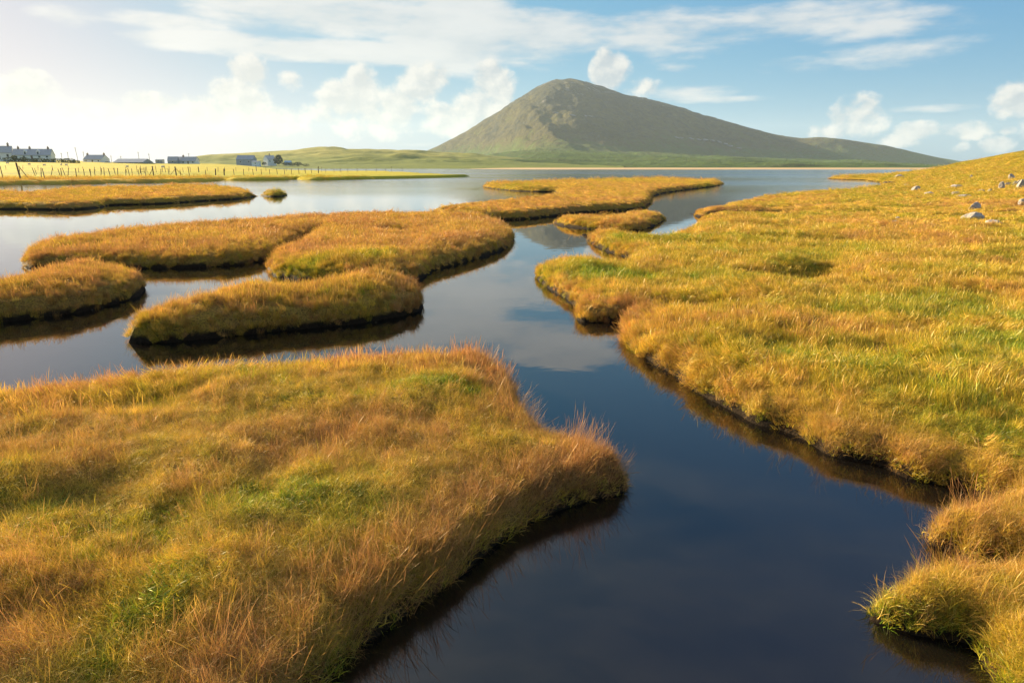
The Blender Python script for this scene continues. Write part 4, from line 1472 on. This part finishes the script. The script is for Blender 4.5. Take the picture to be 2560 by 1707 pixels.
# ---- two parked cars by the lone cottage
def car(px, py, dist, rot, paint, label):
    root = link('parked_car', None)
    p = at_dist(px, py, dist)
    root.location = p
    root.rotation_euler = (0, 0, rot)
    prof = [(-2.1, .35), (2.1, .35), (2.15, .75), (1.2, .92), (.55, 1.42), (-1.2, 1.45), (-2.0, .95), (-2.15, .7)]
    bm = bmesh.new()
    a = [bm.verts.new((x, -.82, z)) for x, z in prof]
    b = [bm.verts.new((x, .82, z)) for x, z in prof]
    bm.faces.new(a); bm.faces.new(b[::-1])
    for k in range(len(prof)):
        bm.faces.new((a[k], b[k], b[(k + 1) % len(prof)], a[(k + 1) % len(prof)]))
    bmesh.ops.recalc_face_normals(bm, faces=bm.faces[:])
    me = bpy.data.meshes.new('body')
    bm.to_mesh(me)
    bm.free()
    link('body', me, root, MATS[paint])
    for s in (-1, 1):
        part_box('side_window', root, 'window_glass', -1.3, .6, s * .825 - .01, s * .825 + .01, .98, 1.32)
    for x in (-1.3, 1.3):
        for s in (-1, 1):
            bar('wheel', (x, s * .70, .32), (x, s * .88, .32), .32, MATS['tyre'], root, 12)
    prop(root, label, 'car')


car(217, 407.5, 440, .2, 'car_paint', 'white car parked beside the gable of the lone cottage')
car(271, 410, 435, -.1, 'car_paint_blue', 'blue grey car parked on the other side of the lone cottage')

# ---- sheep
def sheep_mesh():
    me = bpy.data.meshes.new('sheep')
    v = [(-.42, 0, .62), (-.15, 0, .66), (.18, 0, .66), (.42, 0, .70), (.58, 0, .86), (.74, 0, .82),
         (-.38, .14, .35), (-.38, .15, 0.02), (-.38, -.14, .35), (-.38, -.15, 0.02), (.34, .14, .35), (.34, .15, 0.02), (.34, -.14, .35), (.34, -.15, 0.02)]
    e = [(0, 1), (1, 2), (2, 3), (3, 4), (4, 5), (0, 6), (6, 7), (0, 8), (8, 9), (3, 10), (10, 11), (3, 12), (12, 13)]
    me.from_pydata(v, e, [])
    return me, [.24, .30, .29, .23, .12, .08] + [.07, .045] * 4


def sheep_evaluated():
    me, rad = sheep_mesh()
    o = bpy.data.objects.new('tmp_sheep', me)
    COL.objects.link(o)
    sk = o.modifiers.new('skin', 'SKIN')
    for sv, r in zip(me.skin_vertices[0].data, rad):
        sv.radius = (r, r)
    me.skin_vertices[0].data[1].use_root = True
    o.modifiers.new('sub', 'SUBSURF').levels = 1
    bpy.context.view_layer.update()
    dg = bpy.context.evaluated_depsgraph_get()
    m2 = bpy.data.meshes.new_from_object(o.evaluated_get(dg))
    bpy.data.objects.remove(o)
    m2.name = 'sheep'
    return m2


SHM = sheep_evaluated()
SHM.materials.clear()
SHM.materials.append(MATS['wool'])
for i, (px, py) in enumerate([(19, 411), (73, 414), (153, 414.5), (166, 415.5), (318, 420), (407, 421), (111, 416)]):
    p = hit(BG, px, py)
    o = link('sheep', SHM)
    o.location = p
    o.rotation_euler = (0, 0, (.3, 3.0, 2.4, .2, 2.9, .6, 1.0)[i])
    prop(o, 'white sheep grazing on the meadow below the cottages', 'sheep', 'sheep on the meadow')

# ---- band of bare pale rock across the mountain
cb_root = link('rock_outcrop', None)
ZB = [(1690, 344, 7), (1708, 346, 6), (1726, 347, 8), (1744, 349, 6), (1762, 350, 9), (1780, 352, 8), (1797, 355, 8), (1812, 360, 8), (1828, 365, 7), (1845, 370, 5), (1392, 282, 5), (1430, 288, 5), (1462, 290, 6), (1480, 292, 5)]
us_, rs_ = np.meshgrid([0], np.linspace(900, 3300, 500))
for i, (px, py, hh) in enumerate(ZB):
    d = pix_dir(px, py)
    u, e = d[0] / d[1], d[2] / d[1]
    zz = z_mount(np.full_like(rs_, u), u * rs_, rs_)[:, 0] - CAM_H
    over = np.where(zz / rs_[:, 0] >= e)[0]
    yy = rs_[over[0], 0] if len(over) else 2700.0
    sc = yy / FPX
    o = link('rock', make_rock(500 + i, 10 * sc, 6 * sc, hh * sc * .34, 9), cb_root, MATS['mountain_rock'])
    o.location = (u * yy, yy, CAM_H + e * yy)
    o.rotation_euler = (.3, .15, 0)
prop(cb_root, 'broken band of pale bare rock across the shaded mountain face', 'rock outcrop')

# ------------------------------------------------------------------ haze over the whole place
def haze():
    m, nt, out = new_mat('haze')
    pv = nt.nodes.new('ShaderNodeVolumePrincipled')
    pv.inputs['Color'].default_value = (0.66, 0.83, 1.0, 1)
    pv.inputs['Density'].default_value = 0.00006
    pv.inputs['Anisotropy'].default_value = 0.15
    nt.links.new(pv.outputs[0], out.inputs['Volume'])
    bm = bmesh.new()
    bmesh.ops.create_cube(bm, size=1.0)
    for v in bm.verts:
        v.co = Vector((v.co.x * 12400, v.co.y * 9900 + 4300, -8.0 if v.co.z < 0 else 520.0))
    me = bpy.data.meshes.new('haze')
    bm.to_mesh(me)
    bm.free()
    prop(link('haze', me, None, m), 'thin pale sunlit haze over the bay and the mountain', 'haze', kind='stuff')


haze()
